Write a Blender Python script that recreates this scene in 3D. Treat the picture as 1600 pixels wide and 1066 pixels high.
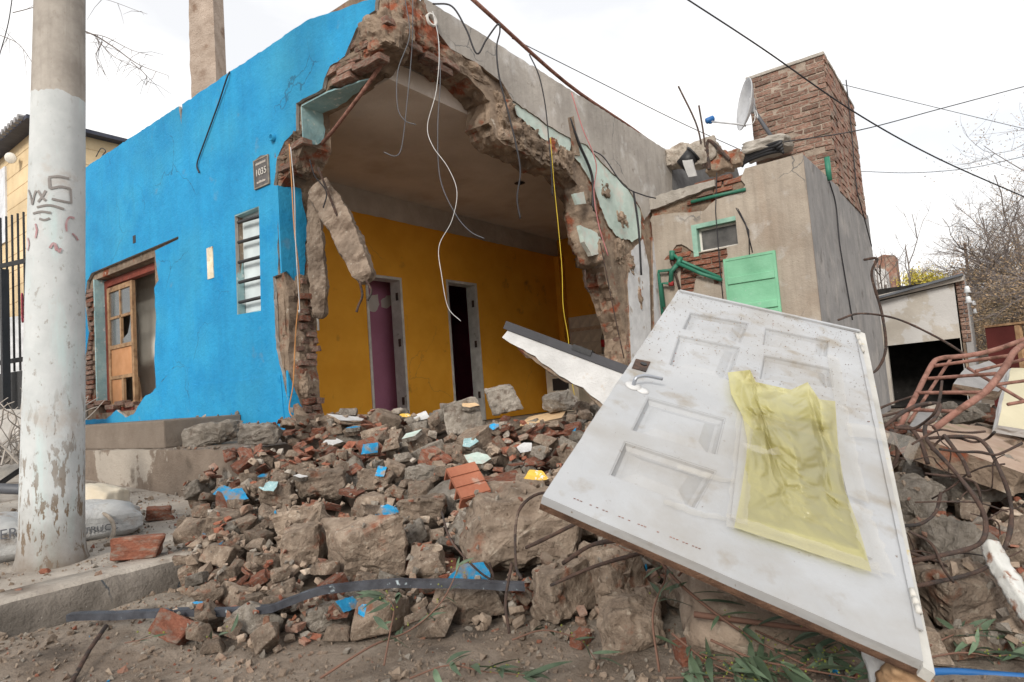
import bpy, bmesh, math, random
import numpy as np
from mathutils import Vector, Matrix, noise, Euler
from mathutils.geometry import tessellate_polygon

for o in list(bpy.data.objects): bpy.data.objects.remove(o)
SC = bpy.context.scene
COL = SC.collection
PI = math.pi

# ------------------------------------------------------------------ camera
# World axes follow the house: X runs along the grey side wall, Y along the blue front wall, the house corner is at (0,0).
F = 1000.0                                    # focal length for a picture 1600 wide
_dn = np.array([0.075, 1, -0.075]); _dn /= np.linalg.norm(_dn); _up = -_dn
_ex = np.array([748, 75-.075*748, F]); _ex /= np.linalg.norm(_ex)
_ey = np.cross(_up, _ex)
RW = np.array([_ex, _ey, _up])                # world = RW @ camera (x right, y down, z forward)
CAM = np.array([-3.27293, -3.40187, 0.85])
cd = bpy.data.cameras.new('camera'); cam = bpy.data.objects.new('camera', cd); COL.objects.link(cam)
cd.sensor_width = 36; cd.sensor_fit = 'HORIZONTAL'; cd.lens = 36*F/1600; cd.clip_start = .05; cd.clip_end = 2000
r_, u_, f_ = RW@[1,0,0], RW@[0,-1,0], RW@[0,0,1]
cam.matrix_world = Matrix(((r_[0],u_[0],-f_[0],CAM[0]),(r_[1],u_[1],-f_[1],CAM[1]),(r_[2],u_[2],-f_[2],CAM[2]),(0,0,0,1)))
cd.dof.use_dof = True; cd.dof.focus_distance = 4.2; cd.dof.aperture_fstop = 9.0
SC.camera = cam

# ------------------------------------------------------------------ sky, sun, exposure
SUN_EL, SUN_AZ = math.radians(28), math.atan2(-0.32, -0.95)     # direction towards the sun, in plan
w = bpy.data.worlds.new('World'); SC.world = w; w.use_nodes = True
nt = w.node_tree; nt.nodes.clear()
N = nt.nodes.new; L = nt.links.new
out = N('ShaderNodeOutputWorld'); bg = N('ShaderNodeBackground'); bg.inputs['Strength'].default_value = 0.064
sky = N('ShaderNodeTexSky'); sky.sky_type = 'NISHITA'; sky.sun_disc = False
sky.sun_elevation = SUN_EL; sky.sun_rotation = PI/2 - SUN_AZ; sky.air_density = 1.0; sky.dust_density = 2.0
tc = N('ShaderNodeTexCoord'); nz = N('ShaderNodeTexNoise'); nz.inputs['Scale'].default_value = 2.2; nz.inputs['Detail'].default_value = 6
mp = N('ShaderNodeMapping'); mp.inputs['Scale'].default_value = (1, 1, 2.6)
L(tc.outputs['Generated'], mp.inputs['Vector']); L(mp.outputs['Vector'], nz.inputs['Vector'])
cr = N('ShaderNodeMapRange'); cr.inputs[1].default_value = .36; cr.inputs[2].default_value = .56; cr.inputs[3].default_value = .72; cr.inputs[4].default_value = 1
L(nz.outputs['Fac'], cr.inputs[0])
mx = N('ShaderNodeMix'); mx.data_type = 'RGBA'; mx.inputs['B'].default_value = (9.6, 9.5, 9.4, 1)
L(cr.outputs[0], mx.inputs['Factor']); L(sky.outputs['Color'], mx.inputs['A']); L(mx.outputs['Result'], bg.inputs['Color']); L(bg.outputs[0], out.inputs[0])
sd = bpy.data.lights.new('sun', 'SUN'); sun = bpy.data.objects.new('sun', sd); COL.objects.link(sun)
sd.energy = 1.5; sd.angle = math.radians(16); sd.color = (1, .94, .85)
sv = Vector((math.cos(SUN_EL)*math.cos(SUN_AZ), math.cos(SUN_EL)*math.sin(SUN_AZ), math.sin(SUN_EL)))
sun.rotation_euler = sv.to_track_quat('Z', 'Y').to_euler()
SC.view_settings.view_transform = 'Standard'; SC.view_settings.look = 'None'; SC.view_settings.gamma = 1
SC.view_settings.use_curve_mapping = False
SC.view_settings.exposure = 1.02
SC.render.engine = 'CYCLES'
SC.cycles.max_bounces = 8; SC.cycles.diffuse_bounces = 4

# ------------------------------------------------------------------ helpers: points from the picture on planes of the place
def ray(x, y): return RW @ np.array([x-800, y-533, F])
def pX(x, y, c): r = ray(x, y); return CAM + r*((c-CAM[0])/r[0])
def pY(x, y, c): r = ray(x, y); return CAM + r*((c-CAM[1])/r[1])
def pZ(x, y, c): r = ray(x, y); return CAM + r*((c-CAM[2])/r[2])
def pD(x, y, d): return CAM + ray(x, y)*d/F
def XW(pts, c=0.0): return [tuple(pX(x, y, c)[1:]) for x, y in pts]             # (Y,Z) on a plane X=c
def YW(pts, c=0.0): return [(pY(x, y, c)[0], pY(x, y, c)[2]) for x, y in pts]   # (X,Z) on a plane Y=c

def lin(r, g, b):
    f = lambda v: ((v/255+.055)/1.055)**2.4 if v > 10 else v/255/12.92
    return (f(r), f(g), f(b))

# ------------------------------------------------------------------ helpers: things and parts
def tag(o, label=None, cat=None, group=None, kind=None):
    if label: o['label'] = label
    if cat: o['category'] = cat
    if group: o['group'] = group
    if kind: o['kind'] = kind
    return o
def empty(name, loc, label=None, cat=None, group=None):
    o = bpy.data.objects.new(name, None); COL.objects.link(o); o.location = Vector(loc); o.empty_display_size = .1
    return tag(o, label, cat, group)
def base_loc(o):
    v = Vector((0,0,0))
    while o is not None: v = v + o.location; o = o.parent
    return v
def obj(name, me, mats=None, parent=None, smooth=None):
    """link a mesh whose vertices are in world coordinates, as a part of parent if given"""
    if isinstance(me, bmesh.types.BMesh):
        m = bpy.data.meshes.new(name); bmesh.ops.recalc_face_normals(me, faces=me.faces[:]); me.to_mesh(m); me.free(); me = m
    if mats is not None:
        for m in (mats if isinstance(mats, (list, tuple)) else [mats]): me.materials.append(m)
    if smooth is not None: me.polygons.foreach_set('use_smooth', [smooth]*len(me.polygons))
    o = bpy.data.objects.new(name, me); COL.objects.link(o)
    if parent is not None:
        o.parent = parent; o.location = -base_loc(parent)
    return o
def recenter(o, c=None):
    """move the object's origin to the foot of its mesh"""
    me = o.data; n = len(me.vertices); a = np.empty(n*3); me.vertices.foreach_get('co', a); a = a.reshape(-1, 3)
    if c is None: c = np.array([(a[:,0].min()+a[:,0].max())/2, (a[:,1].min()+a[:,1].max())/2, a[:,2].min()])
    a -= c; me.vertices.foreach_set('co', a.ravel()); me.update(); o.location = o.location + Vector(c)
    return o
def place(name, me, loc, rot=(0,0,0), scale=(1,1,1), parent=None):
    o = bpy.data.objects.new(name, me); COL.objects.link(o); o.rotation_euler = rot; o.scale = scale
    if parent is not None: o.parent = parent; o.location = Vector(loc) - base_loc(parent)
    else: o.location = Vector(loc)
    return o

# ------------------------------------------------------------------ helpers: shapes
def frame_mat(O, ea, eb, en): return (np.array(O, float), np.array(ea, float), np.array(eb, float), np.array(en, float))
BLUE = frame_mat((0,0,0), (0,1,0), (0,0,1), (-1,0,0))
GREY = frame_mat((0,0,0), (1,0,0), (0,0,1), (0,-1,0))
FLAT = frame_mat((0,0,0), (1,0,0), (0,1,0), (0,0,1))
def fr(base, off): O, a, b, n = base; return (O+np.array(off), a, b, n)

def jag(poly, amp, step=.05, mask=None, seed=0):
    """rough up an outline: mask[i] says whether the edge i -> i+1 is broken"""
    outp = []; n = len(poly)
    for i in range(n):
        p = np.array(poly[i]); q = np.array(poly[(i+1) % n]); d = q-p; ln = np.hypot(*d)
        if mask is not None and not mask[i]: outp.append(tuple(p)); continue
        k = max(1, int(ln/step)); nn = np.array([-d[1], d[0]])/max(ln, 1e-6)
        for j in range(k):
            t = j/k; c = p+d*t
            if j > 0 or True:
                v = Vector((c[0]*9+seed*7.1, c[1]*9, seed*3.3)); a = noise.noise(v)*.7+noise.noise(v*2.7)*.5+noise.noise(v*6)*.3
                c = c+nn*a*amp*(1 if 0 < j else .6)
            outp.append(tuple(c))
    return outp
def area2(p): return sum(p[i][0]*p[(i+1) % len(p)][1]-p[(i+1) % len(p)][0]*p[i][1] for i in range(len(p)))
def slab_bm(poly, frm, t0, t1, holes=(), rough=0.0, steps=1, bm=None, seed=0, edge_mat=0, rlist=None):
    """plate with the outline poly (and holes) between heights t0 and t1 along the frame normal; rough breaks its edge faces"""
    bm = bm or bmesh.new(); O, ea, eb, en = frm; rnd = random.Random(seed)
    loops = [list(poly) if area2(poly) > 0 else list(poly)[::-1]] + [list(h) for h in holes]
    P = lambda p, t: Vector(O+ea*p[0]+eb*p[1]+en*t)
    tri = tessellate_polygon([[Vector((p[0], p[1], 0)) for p in lp] for lp in loops])
    flat = [p for lp in loops for p in lp]
    top = [bm.verts.new(P(p, t1)) for p in flat]; bot = [bm.verts.new(P(p, t0)) for p in flat]
    for a, b, c in tri:
        try: bm.faces.new((top[a], top[b], top[c]))
        except ValueError: pass
        try: bm.faces.new((bot[c], bot[b], bot[a]))
        except ValueError: pass
    off = 0
    for li, lp in enumerate(loops):
        n = len(lp); rows = [top[off:off+n]]
        for s in range(1, steps):
            t = t1+(t0-t1)*s/steps; row = []
            for i in range(n):
                p = np.array(lp[i]); d = np.array(lp[(i+1) % n])-np.array(lp[i-1]); ln = np.hypot(*d)+1e-9
                nn = np.array([d[1], -d[0]])/ln
                if li > 0: nn = nn
                v = Vector((p[0]*7+seed, p[1]*7, s*1.7+seed)); a = noise.noise(v)*.8+noise.noise(v*3.1)*.6+rnd.uniform(-.35, .35)
                row.append(bm.verts.new(P(p+nn*a*rough, t)))
            rows.append(row)
        rows.append(bot[off:off+n])
        for r0, r1 in zip(rows, rows[1:]):
            for i in range(n):
                j = (i+1) % n
                try: f = bm.faces.new((r0[i], r0[j], r1[j], r1[i])); f.material_index = edge_mat
                except ValueError: pass
        off += n
    return bm
def box_bm(lo, hi, bm=None, bevel=0):
    bm = bm or bmesh.new()
    vs = [bm.verts.new((x, y, z)) for x in (lo[0], hi[0]) for y in (lo[1], hi[1]) for z in (lo[2], hi[2])]
    fs = [bm.faces.new([vs[i] for i in q]) for q in ((0,1,3,2),(4,6,7,5),(0,4,5,1),(2,3,7,6),(0,2,6,4),(1,5,7,3))]
    if bevel:
        es = list({e for f in fs for e in f.edges}); bmesh.ops.bevel(bm, geom=es, offset=bevel, segments=2, affect='EDGES', profile=.6)
    return bm
def bar_bm(p0, p1, wx, wy, upv=(0,0,1), bm=None):
    """square bar from p0 to p1, wx across, wy along the up direction"""
    bm = bm or bmesh.new(); p0 = Vector(p0); p1 = Vector(p1); d = (p1-p0).normalized(); a = d.cross(Vector(upv)).normalized(); b = a.cross(d).normalized()
    A = [bm.verts.new(p0+a*sx*wx/2+b*sy*wy/2) for sx, sy in ((-1,-1),(1,-1),(1,1),(-1,1))]
    B = [bm.verts.new(p1+a*sx*wx/2+b*sy*wy/2) for sx, sy in ((-1,-1),(1,-1),(1,1),(-1,1))]
    bm.faces.new(A[::-1]); bm.faces.new(B)
    for i in range(4): bm.faces.new((A[i], A[(i+1) % 4], B[(i+1) % 4], B[i]))
    return bm
def spline(pts, n=6):
    P = [np.array(p, float) for p in pts]; P = [2*P[0]-P[1]]+P+[2*P[-1]-P[-2]]; o = []
    for i in range(1, len(P)-2):
        for k in range(n):
            t = k/n; a, b, c, d = P[i-1:i+3]
            o.append(.5*((2*b)+(c-a)*t+(2*a-5*b+4*c-d)*t*t+(3*b-a-3*c+d)*t**3))
    o.append(P[-2]); return o
def tube_bm(pts, r0, r1=None, sides=6, bm=None, wob=0):
    bm = bm or bmesh.new(); r1 = r0 if r1 is None else r1; n = len(pts); rows = []; pts = [Vector(p) for p in pts]
    side = None
    for i, p in enumerate(pts):
        d = (pts[min(i+1, n-1)]-pts[max(i-1, 0)])
        if d.length < 1e-7: d = Vector((0,0,1))
        d.normalize()
        if side is None: side = d.cross(Vector((.3,.2,1)) if abs(d.z) < .9 else Vector((1,.2,0))).normalized()
        side = (side-d*side.dot(d)).normalized(); up = d.cross(side); r = r0+(r1-r0)*i/max(1, n-1)
        if wob: r *= 1+wob*noise.noise(p*14)
        rows.append([bm.verts.new(p+(side*math.cos(2*PI*k/sides)+up*math.sin(2*PI*k/sides))*r) for k in range(sides)])
    for a, b in zip(rows, rows[1:]):
        for k in range(sides): bm.faces.new((a[k], a[(k+1) % sides], b[(k+1) % sides], b[k]))
    bm.faces.new(rows[0][::-1]); bm.faces.new(rows[-1]); return bm
def ribbon_bm(pts, nrm, width, bm=None, thick=.0015):
    """painted stroke: a thin strip lying on a surface (nrm[i] is the surface normal at pts[i])"""
    bm = bm or bmesh.new(); P = [Vector(p) for p in pts]; rows = []
    for i, p in enumerate(P):
        d = (P[min(i+1, len(P)-1)]-P[max(i-1, 0)]).normalized(); n = Vector(nrm[i]); s = d.cross(n).normalized()*width/2*(1+.25*noise.noise(p*30))
        rows.append([bm.verts.new(p+s+n*thick), bm.verts.new(p-s+n*thick)])
    for a, b in zip(rows, rows[1:]): bm.faces.new((a[0], b[0], b[1], a[1]))
    return bm
def lathe_bm(prof, c, axis=(0,0,1), seg=24, bm=None):
    bm = bm or bmesh.new(); ax = Vector(axis).normalized(); a = ax.orthogonal().normalized(); b = ax.cross(a); rows = []
    for r, h in prof: rows.append([bm.verts.new(Vector(c)+ax*h+(a*math.cos(2*PI*k/seg)+b*math.sin(2*PI*k/seg))*r) for k in range(seg)])
    for p, q in zip(rows, rows[1:]):
        for k in range(seg): bm.faces.new((p[k], p[(k+1) % seg], q[(k+1) % seg], q[k]))
    bm.faces.new(rows[0][::-1]); bm.faces.new(rows[-1]); return bm

# ------------------------------------------------------------------ materials
def M(name, c1, c2, scale=8, rough=.9, bump=.35, bscale=60, patches=(), rand=False, spec=.25, metal=0, big=.25, contrast=(.35,.65), streak=0):
    m = bpy.data.materials.new(name); m.use_nodes = True; t = m.node_tree; N = t.nodes.new; L = t.links.new
    b = t.nodes['Principled BSDF']; b.inputs['Roughness'].default_value = rough; b.inputs['Specular IOR Level'].default_value = spec; b.inputs['Metallic'].default_value = metal
    tc = N('ShaderNodeTexCoord'); vec = tc.outputs['Object']
    if rand:
        oi = N('ShaderNodeObjectInfo'); ml = N('ShaderNodeMath'); ml.operation = 'MULTIPLY'; ml.inputs[1].default_value = 91.7; L(oi.outputs['Random'], ml.inputs[0])
        va = N('ShaderNodeVectorMath'); va.operation = 'ADD'; L(vec, va.inputs[0]); L(ml.outputs[0], va.inputs[1]); vec = va.outputs[0]
    def nz(sc, det=6, w=0, v=None, rgh=.6):
        n = N('ShaderNodeTexNoise'); n.inputs['Scale'].default_value = sc; n.inputs['Detail'].default_value = det; n.inputs['Roughness'].default_value = rgh
        if w:
            a = N('ShaderNodeVectorMath'); a.operation = 'ADD'; a.inputs[1].default_value = (w*3.7, w*1.3, w*2.1); L(v or vec, a.inputs[0]); L(a.outputs[0], n.inputs['Vector'])
        else: L(v or vec, n.inputs['Vector'])
        return n.outputs['Fac']
    def rng(s, a, b_, lo=0, hi=1):
        r = N('ShaderNodeMapRange'); r.inputs[1].default_value = a; r.inputs[2].default_value = b_; r.inputs[3].default_value = lo; r.inputs[4].default_value = hi; L(s, r.inputs[0]); return r.outputs[0]
    def mix(fac, A, B, mode='MIX'):
        x = N('ShaderNodeMix'); x.data_type = 'RGBA'; x.blend_type = mode
        if not isinstance(fac, (int, float)): L(fac, x.inputs['Factor'])
        else: x.inputs['Factor'].default_value = fac
        for k, v in (('A', A), ('B', B)):
            if isinstance(v, tuple): x.inputs[k].default_value = (*v, 1)
            else: L(v, x.inputs[k])
        return x.outputs['Result']
    col = mix(rng(nz(scale), *contrast), c1, c2)
    for pc, ps, th, soft, sd in patches: col = mix(rng(nz(ps, 8, sd), th-soft, th+soft), col, pc)
    if big:
        g = rng(nz(scale*.22, 3, 5), .3, .7, 1-big, 1+big*.6); cb = N('ShaderNodeCombineColor')
        for i in range(3): L(g, cb.inputs[i])
        col = mix(1.0, col, cb.outputs[0], 'MULTIPLY')
    if streak:
        mp = N('ShaderNodeMapping'); mp.inputs['Scale'].default_value = (9, 9, .7); L(vec, mp.inputs['Vector'])
        s = rng(nz(1.6, 6, 0, mp.outputs[0]), .45, .75, 1, 1-streak); cb = N('ShaderNodeCombineColor')
        for i in range(3): L(s, cb.inputs[i])
        col = mix(1.0, col, cb.outputs[0], 'MULTIPLY')
    if rand:
        h = N('ShaderNodeHueSaturation'); L(col, h.inputs['Color'])
        mm = N('ShaderNodeMapRange'); mm.inputs[3].default_value = .7; mm.inputs[4].default_value = 1.3; L(oi.outputs['Random'], mm.inputs[0]); L(mm.outputs[0], h.inputs['Value']); col = h.outputs[0]
    L(col, b.inputs['Base Color'])
    if bump:
        bp = N('ShaderNodeBump'); bp.inputs['Strength'].default_value = min(1, bump); bp.inputs['Distance'].default_value = .02
        ad = N('ShaderNodeMath'); ad.operation = 'ADD'; L(nz(bscale, 8, 2, None, .7), ad.inputs[0])
        m2 = N('ShaderNodeMath'); m2.operation = 'MULTIPLY'; m2.inputs[1].default_value = 1.5; L(nz(bscale*.2, 6, 3), m2.inputs[0]); L(m2.outputs[0], ad.inputs[1])
        L(ad.outputs[0], bp.inputs['Height']); L(bp.outputs[0], b.inputs['Normal'])
    return m
def add_cracks(m, scale=1.3, width=.012, strength=.75, seed=0):
    """thin wandering cracks, broken off by a noise mask"""
    t = m.node_tree; N = t.nodes.new; L = t.links.new; b = t.nodes['Principled BSDF']
    src = b.inputs['Base Color'].links[0].from_socket
    tc = N('ShaderNodeTexCoord'); n0 = N('ShaderNodeTexNoise'); n0.inputs['Scale'].default_value = 2.5; n0.inputs['Detail'].default_value = 7
    L(tc.outputs['Object'], n0.inputs['Vector']); vm = N('ShaderNodeVectorMath'); vm.operation = 'MULTIPLY_ADD'; vm.inputs[1].default_value = (.45,.45,.45)
    L(n0.outputs['Color'], vm.inputs[0]); L(tc.outputs['Object'], vm.inputs[2])
    v = N('ShaderNodeTexVoronoi'); v.feature = 'DISTANCE_TO_EDGE'; v.inputs['Scale'].default_value = scale; L(vm.outputs[0], v.inputs['Vector'])
    r = N('ShaderNodeMapRange'); r.inputs[1].default_value = width*.3; r.inputs[2].default_value = width; r.inputs[3].default_value = strength; r.inputs[4].default_value = 0; L(v.outputs['Distance'], r.inputs[0])
    n1 = N('ShaderNodeTexNoise'); n1.inputs['Scale'].default_value = 1.4; L(tc.outputs['Object'], n1.inputs['Vector'])
    r1 = N('ShaderNodeMapRange'); r1.inputs[1].default_value = .5; r1.inputs[2].default_value = .6; L(n1.outputs['Fac'], r1.inputs[0])
    mu = N('ShaderNodeMath'); mu.operation = 'MULTIPLY'; L(r.outputs[0], mu.inputs[0]); L(r1.outputs[0], mu.inputs[1])
    x = N('ShaderNodeMix'); x.data_type = 'RGBA'; L(mu.outputs[0], x.inputs['Factor']); L(src, x.inputs['A']); x.inputs['B'].default_value = (.02,.04,.06,1)
    L(x.outputs['Result'], b.inputs['Base Color']); return m
def P(name, c, rough=.6, metal=0, spec=.4, **k):
    return M(name, tuple(v*.85 for v in c), tuple(min(1, v*1.12) for v in c), rough=rough, metal=metal, spec=spec, bump=k.pop('bump', .12), **k)

m_blue = add_cracks(M('blue_paint', (.012,.235,.485), (.020,.29,.555), 3.0, .75, .55, 22, patches=[((.006,.225,.49), 1.7, .625, .015, 1), ((.03,.33,.58), 9, .70, .02, 4), ((.035,.30,.50), .9, .58, .12, 9), ((.10,.25,.38), 3.5, .70, .06, 12)], big=.12, streak=.10), 1.0, .006, .5)
m_bluereveal = M('pale_blue_paint', (.26,.43,.46), (.36,.52,.53), 9, .8, .5, 50, patches=[((.62,.68,.66), 12, .62, .04, 2)])
m_mortar = M('broken_masonry', (.21,.155,.115), (.36,.275,.205), 9, .98, 1.0, 45, patches=[((.27,.085,.045), 5, .60, .05, 1), ((.48,.42,.35), 14, .66, .03, 3)], big=.4)
m_greywall = add_cracks(M('grey_render', (.36,.33,.30), (.46,.425,.385), 3, .92, .4, 70, patches=[((.56,.54,.52), 3.2, .62, .06, 1), ((.27,.24,.21), 6, .67, .03, 6)], streak=.18), 1.1, .008, .6)
m_green = M('pale_green_plaster', (.44,.54,.49), (.53,.62,.57), 8, .85, .4, 60, patches=[((.38,.33,.28), 11, .76, .03, 2), ((.54,.53,.48), 5, .58, .06, 4)])
m_brick = M('fired_brick', (.25,.088,.055), (.36,.15,.095), 14, .95, .8, 70, patches=[((.33,.26,.21), 4, .58, .10, 2), ((.14,.06,.04), 5, .68, .04, 3)], rand=True, big=.3)
m_oldbrick = M('old_brick', (.245,.125,.092), (.355,.20,.152), 14, .95, .8, 70, patches=[((.34,.275,.225), 5, .53, .09, 2), ((.10,.07,.06), 5, .66, .05, 3)], rand=True, big=.35)
m_ochre = add_cracks(M('ochre_paint', (.78,.345,.026), (.85,.395,.038), 3, .7, .25, 90, patches=[((.42,.20,.03), 2.5, .68, .05, 1)], big=.1), .7, .005, .2)
m_ceil = M('ceiling_plaster', (.64,.575,.52), (.73,.66,.60), 2, .95, .3, 90, patches=[((.58,.50,.44), 1.6, .58, .08, 1)], big=.15)
m_band = M('off_white_band', (.50,.45,.40), (.60,.55,.50), 4, .9, .3, 80)
m_purple = M('mauve_paint', (.40,.16,.24), (.46,.19,.28), 3, .75, .2, 80, patches=[((.66,.56,.50), 2.4, .66, .015, 8)], big=.1)
m_maroon = M('maroon_paint', (.30,.06,.10), (.36,.08,.13), 3, .8, .2, 80)
m_jamb = M('worn_white_paint', (.52,.50,.46), (.66,.64,.60), 10, .7, .3, 60, patches=[((.25,.20,.15), 9, .68, .03, 1)])
m_conc = M('pole_concrete', (.33,.30,.265), (.42,.39,.35), 6, .95, .7, 45, patches=[((.25,.22,.19), 10, .66, .04, 1)], streak=.15)
m_dirt = M('dirt_ground', (.165,.127,.097), (.27,.22,.177), 5, 1, 1.0, 40, patches=[((.34,.295,.245), 2.0, .55, .08, 1), ((.10,.08,.065), 3.1, .62, .06, 2), ((.40,.36,.31), 40, .68, .03, 3)], big=.3)
m_walk = M('dusty_concrete', (.33,.29,.25), (.43,.385,.335), 6, .97, .7, 60, patches=[((.20,.165,.135), 3.2, .60, .06, 1), ((.50,.46,.42), 14, .70, .03, 2)], big=.25)
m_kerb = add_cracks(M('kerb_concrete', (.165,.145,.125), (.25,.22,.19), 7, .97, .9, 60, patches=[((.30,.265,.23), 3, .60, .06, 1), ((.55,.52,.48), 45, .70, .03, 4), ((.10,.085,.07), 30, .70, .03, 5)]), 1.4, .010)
m_ledge = M('ledge_render', (.17,.132,.104), (.215,.172,.138), 5, .95, .6, 60, patches=[((.36,.32,.275), 1.7, .60, .012, 3), ((.12,.095,.075), 3, .64, .06, 5)], big=.15)
m_step = M('step_render', (.165,.132,.106), (.205,.168,.137), 5, .95, .4, 70, big=.15)
m_rock = M('rubble_mortar', (.245,.185,.140), (.40,.315,.245), 7, 1, 1.0, 30, patches=[((.48,.40,.32), 11, .62, .05, 2), ((.12,.085,.06), 16, .66, .04, 6), ((.29,.115,.065), 2.6, .63, .06, 1)], rand=True, big=.35)
m_rockg = M('rubble_concrete', (.27,.235,.195), (.42,.375,.325), 8, 1, 1.0, 40, patches=[((.19,.15,.12), 4, .60, .06, 1), ((.55,.50,.44), 18, .66, .04, 2), ((.12,.10,.085), 22, .68, .03, 5)], rand=True, big=.3)
m_rust = M('rusty_steel', (.060,.042,.036), (.115,.070,.054), 30, .85, .6, 120, patches=[((.05,.044,.042), 12, .56, .08, 1), ((.20,.15,.12), 18, .66, .05, 3)], rand=False)
m_rustpink = M('rust_red_primer', (.22,.105,.080), (.31,.165,.130), 25, .8, .4, 120, patches=[((.12,.06,.042), 14, .58, .08, 1)])
m_black = P('black_plastic', (.018,.018,.02), .5)
m_wire = P('black_cable', (.025,.024,.028), .6)
m_greywire = P('grey_cable', (.10,.105,.12), .5)
m_whitewire = P('white_cable', (.62,.62,.62), .5)
m_yelwire = P('yellow_cable', (.75,.55,.04), .5)
m_pinkwire = P('pink_cable', (.45,.17,.17), .5)
m_white = M('white_gloss_paint', (.36,.37,.385), (.405,.415,.43), 3, .40, .14, 40, patches=[((.16,.12,.09), 40, .70, .02, 1), ((.31,.295,.275), 2.5, .58, .12, 2), ((.27,.24,.20), 6, .62, .07, 4), ((.24,.15,.09), 5, .73, .02, 7)], spec=.5, big=.06)
m_wplaster = M('white_plaster', (.52,.52,.52), (.60,.60,.60), 8, .85, .4, 60, patches=[((.50,.44,.38), 9, .68, .04, 2)])
m_wood = M('weathered_wood', (.26,.15,.08), (.40,.26,.15), 14, .8, .3, 60, patches=[((.16,.09,.055), 7, .62, .05, 1)])
m_redframe = M('red_brown_paint', (.16,.035,.022), (.23,.055,.035), 14, .6, .3, 60, patches=[((.34,.25,.18), 15, .68, .03, 1)])
m_ply = M('plywood', (.42,.20,.09), (.50,.26,.13), 6, .7, .1, 60)
m_darkmetal = P('dark_painted_metal', (.035,.035,.042), .5, patches=[((.20,.20,.20), 18, .70, .02, 1)])
m_cream = M('cream_block', (.70,.54,.33), (.76,.60,.38), 4, .9, .3, 60)
m_tile = P('cream_tile', (.74,.68,.58), .25, big=.1)
m_greenpaint = M('mint_green_paint', (.19,.46,.29), (.235,.52,.34), 5, .65, .2, 50, patches=[((.34,.52,.42), 9, .68, .04, 2), ((.16,.12,.08), 26, .76, .02, 1)])
m_greenpipe = P('green_pipe', (.03,.17,.11), .5)
m_dish = P('dish_grey', (.50,.51,.53), .55)
m_bluepipe = P('blue_pipe', (.02,.12,.34), .5)
m_leaf = M('eucalyptus_leaf', (.06,.095,.055), (.105,.145,.09), 20, .55, .1, 60, rand=True, spec=.35)
m_twig = P('twig_bark', (.16,.085,.06), .85)
m_bare = P('bare_branch', (.17,.145,.135), .9)
m_brush = M('dry_brush_leaf', (.29,.195,.11), (.42,.30,.19), 3, .9, 0, patches=[((.12,.10,.06), 1.1, .56, .08, 1)])
m_sack = M('woven_sack', (.40,.40,.40), (.50,.50,.49), 9, .7, .5, 160, patches=[((.30,.25,.21), 6, .62, .06, 1)])
m_board = M('grey_board', (.42,.39,.35), (.52,.48,.44), 7, .85, .3, 60)
m_shedblack = M('near_black_wall', (.012,.011,.010), (.03,.028,.026), 7, .95, .4, 50, patches=[((.22,.21,.20), 26, .72, .02, 1)])  # near-black with sparse pale specks, for the inside of the shed
m_ink = P('graffiti_grey', (.25,.23,.22), .8)
m_inkred = M('graffiti_red', (.38,.20,.21), (.46,.34,.35), 30, .8, 0)
def glass_mat(name, col, alpha):
    m = bpy.data.materials.new(name); m.use_nodes = True; b = m.node_tree.nodes['Principled BSDF']
    b.inputs['Base Color'].default_value = (*col, 1); b.inputs['Roughness'].default_value = .08; b.inputs['Alpha'].default_value = alpha; b.inputs['Specular IOR Level'].default_value = .8; return m
m_glass = glass_mat('window_glass', (.20,.22,.23), .45)
m_dirtyglass = M('dirty_glass', (.05,.05,.05), (.13,.125,.12), 5, .3, .1, 50, patches=[((.5,.48,.45), 30, .72, .02, 1)], spec=.6)

# ================================================================== SETTING: ground, pavement, kerb, ledge
def gz(x, y):
    """height of the bare ground"""
    return 0.0
def walk_z(x, y): return .15 + .045*min(max(0, y-.4), 5)
def grid_sheet(name, x0, x1, y0, y1, nx, ny, zf, mat, kind='structure'):
    xs = np.linspace(x0, x1, nx); ys = np.linspace(y0, y1, ny)
    vs = [(x, y, zf(x, y)) for y in ys for x in xs]
    fs = [(j*nx+i, j*nx+i+1, (j+1)*nx+i+1, (j+1)*nx+i) for j in range(ny-1) for i in range(nx-1)]
    me = bpy.data.meshes.new(name); me.from_pydata(vs, [], fs); me.update()
    o = obj(name, me, mat, smooth=True); tag(o, kind=kind); return o
def road_z(x, y):
    if abs(x) > 12 or abs(y) > 12: return -.02
    v = Vector((x, y, 0)); z = .012*noise.noise(v*2.1)+.008*noise.noise(v*6)+.004*noise.noise(v*15)
    k = math.exp(-((y+.42)/.30)**2)*(1 if x < 1 else 0)              # earth washed against the kerb
    return z+.055*k*(.7+.6*noise.noise(v*3.3+Vector((3,1,0))))
# one sheet to the horizon, fine near the camera
o = grid_sheet('ground', -7, 9, -9, 5, 300, 260, road_z, m_dirt)
g2 = bmesh.new()
for lo, hi in (((-600,-600),(600,-9)), ((-600,5),(600,600)), ((-600,-9),(-7,5)), ((9,-9),(600,5))):
    g2.faces.new([g2.verts.new(p) for p in ((lo[0],lo[1],-.02),(hi[0],lo[1],-.02),(hi[0],hi[1],-.02),(lo[0],hi[1],-.02))])
tag(obj('far_ground', g2, m_dirt), kind='structure')
tag(recenter(grid_sheet('sidewalk', -7, .0, -.135, 14, 90, 130, lambda x, y: walk_z(x, y)+.006*noise.noise(Vector((x*3, y*3, 1)))+.004*noise.noise(Vector((x*9, y*9, 1))), m_walk)), kind='structure')
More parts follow.
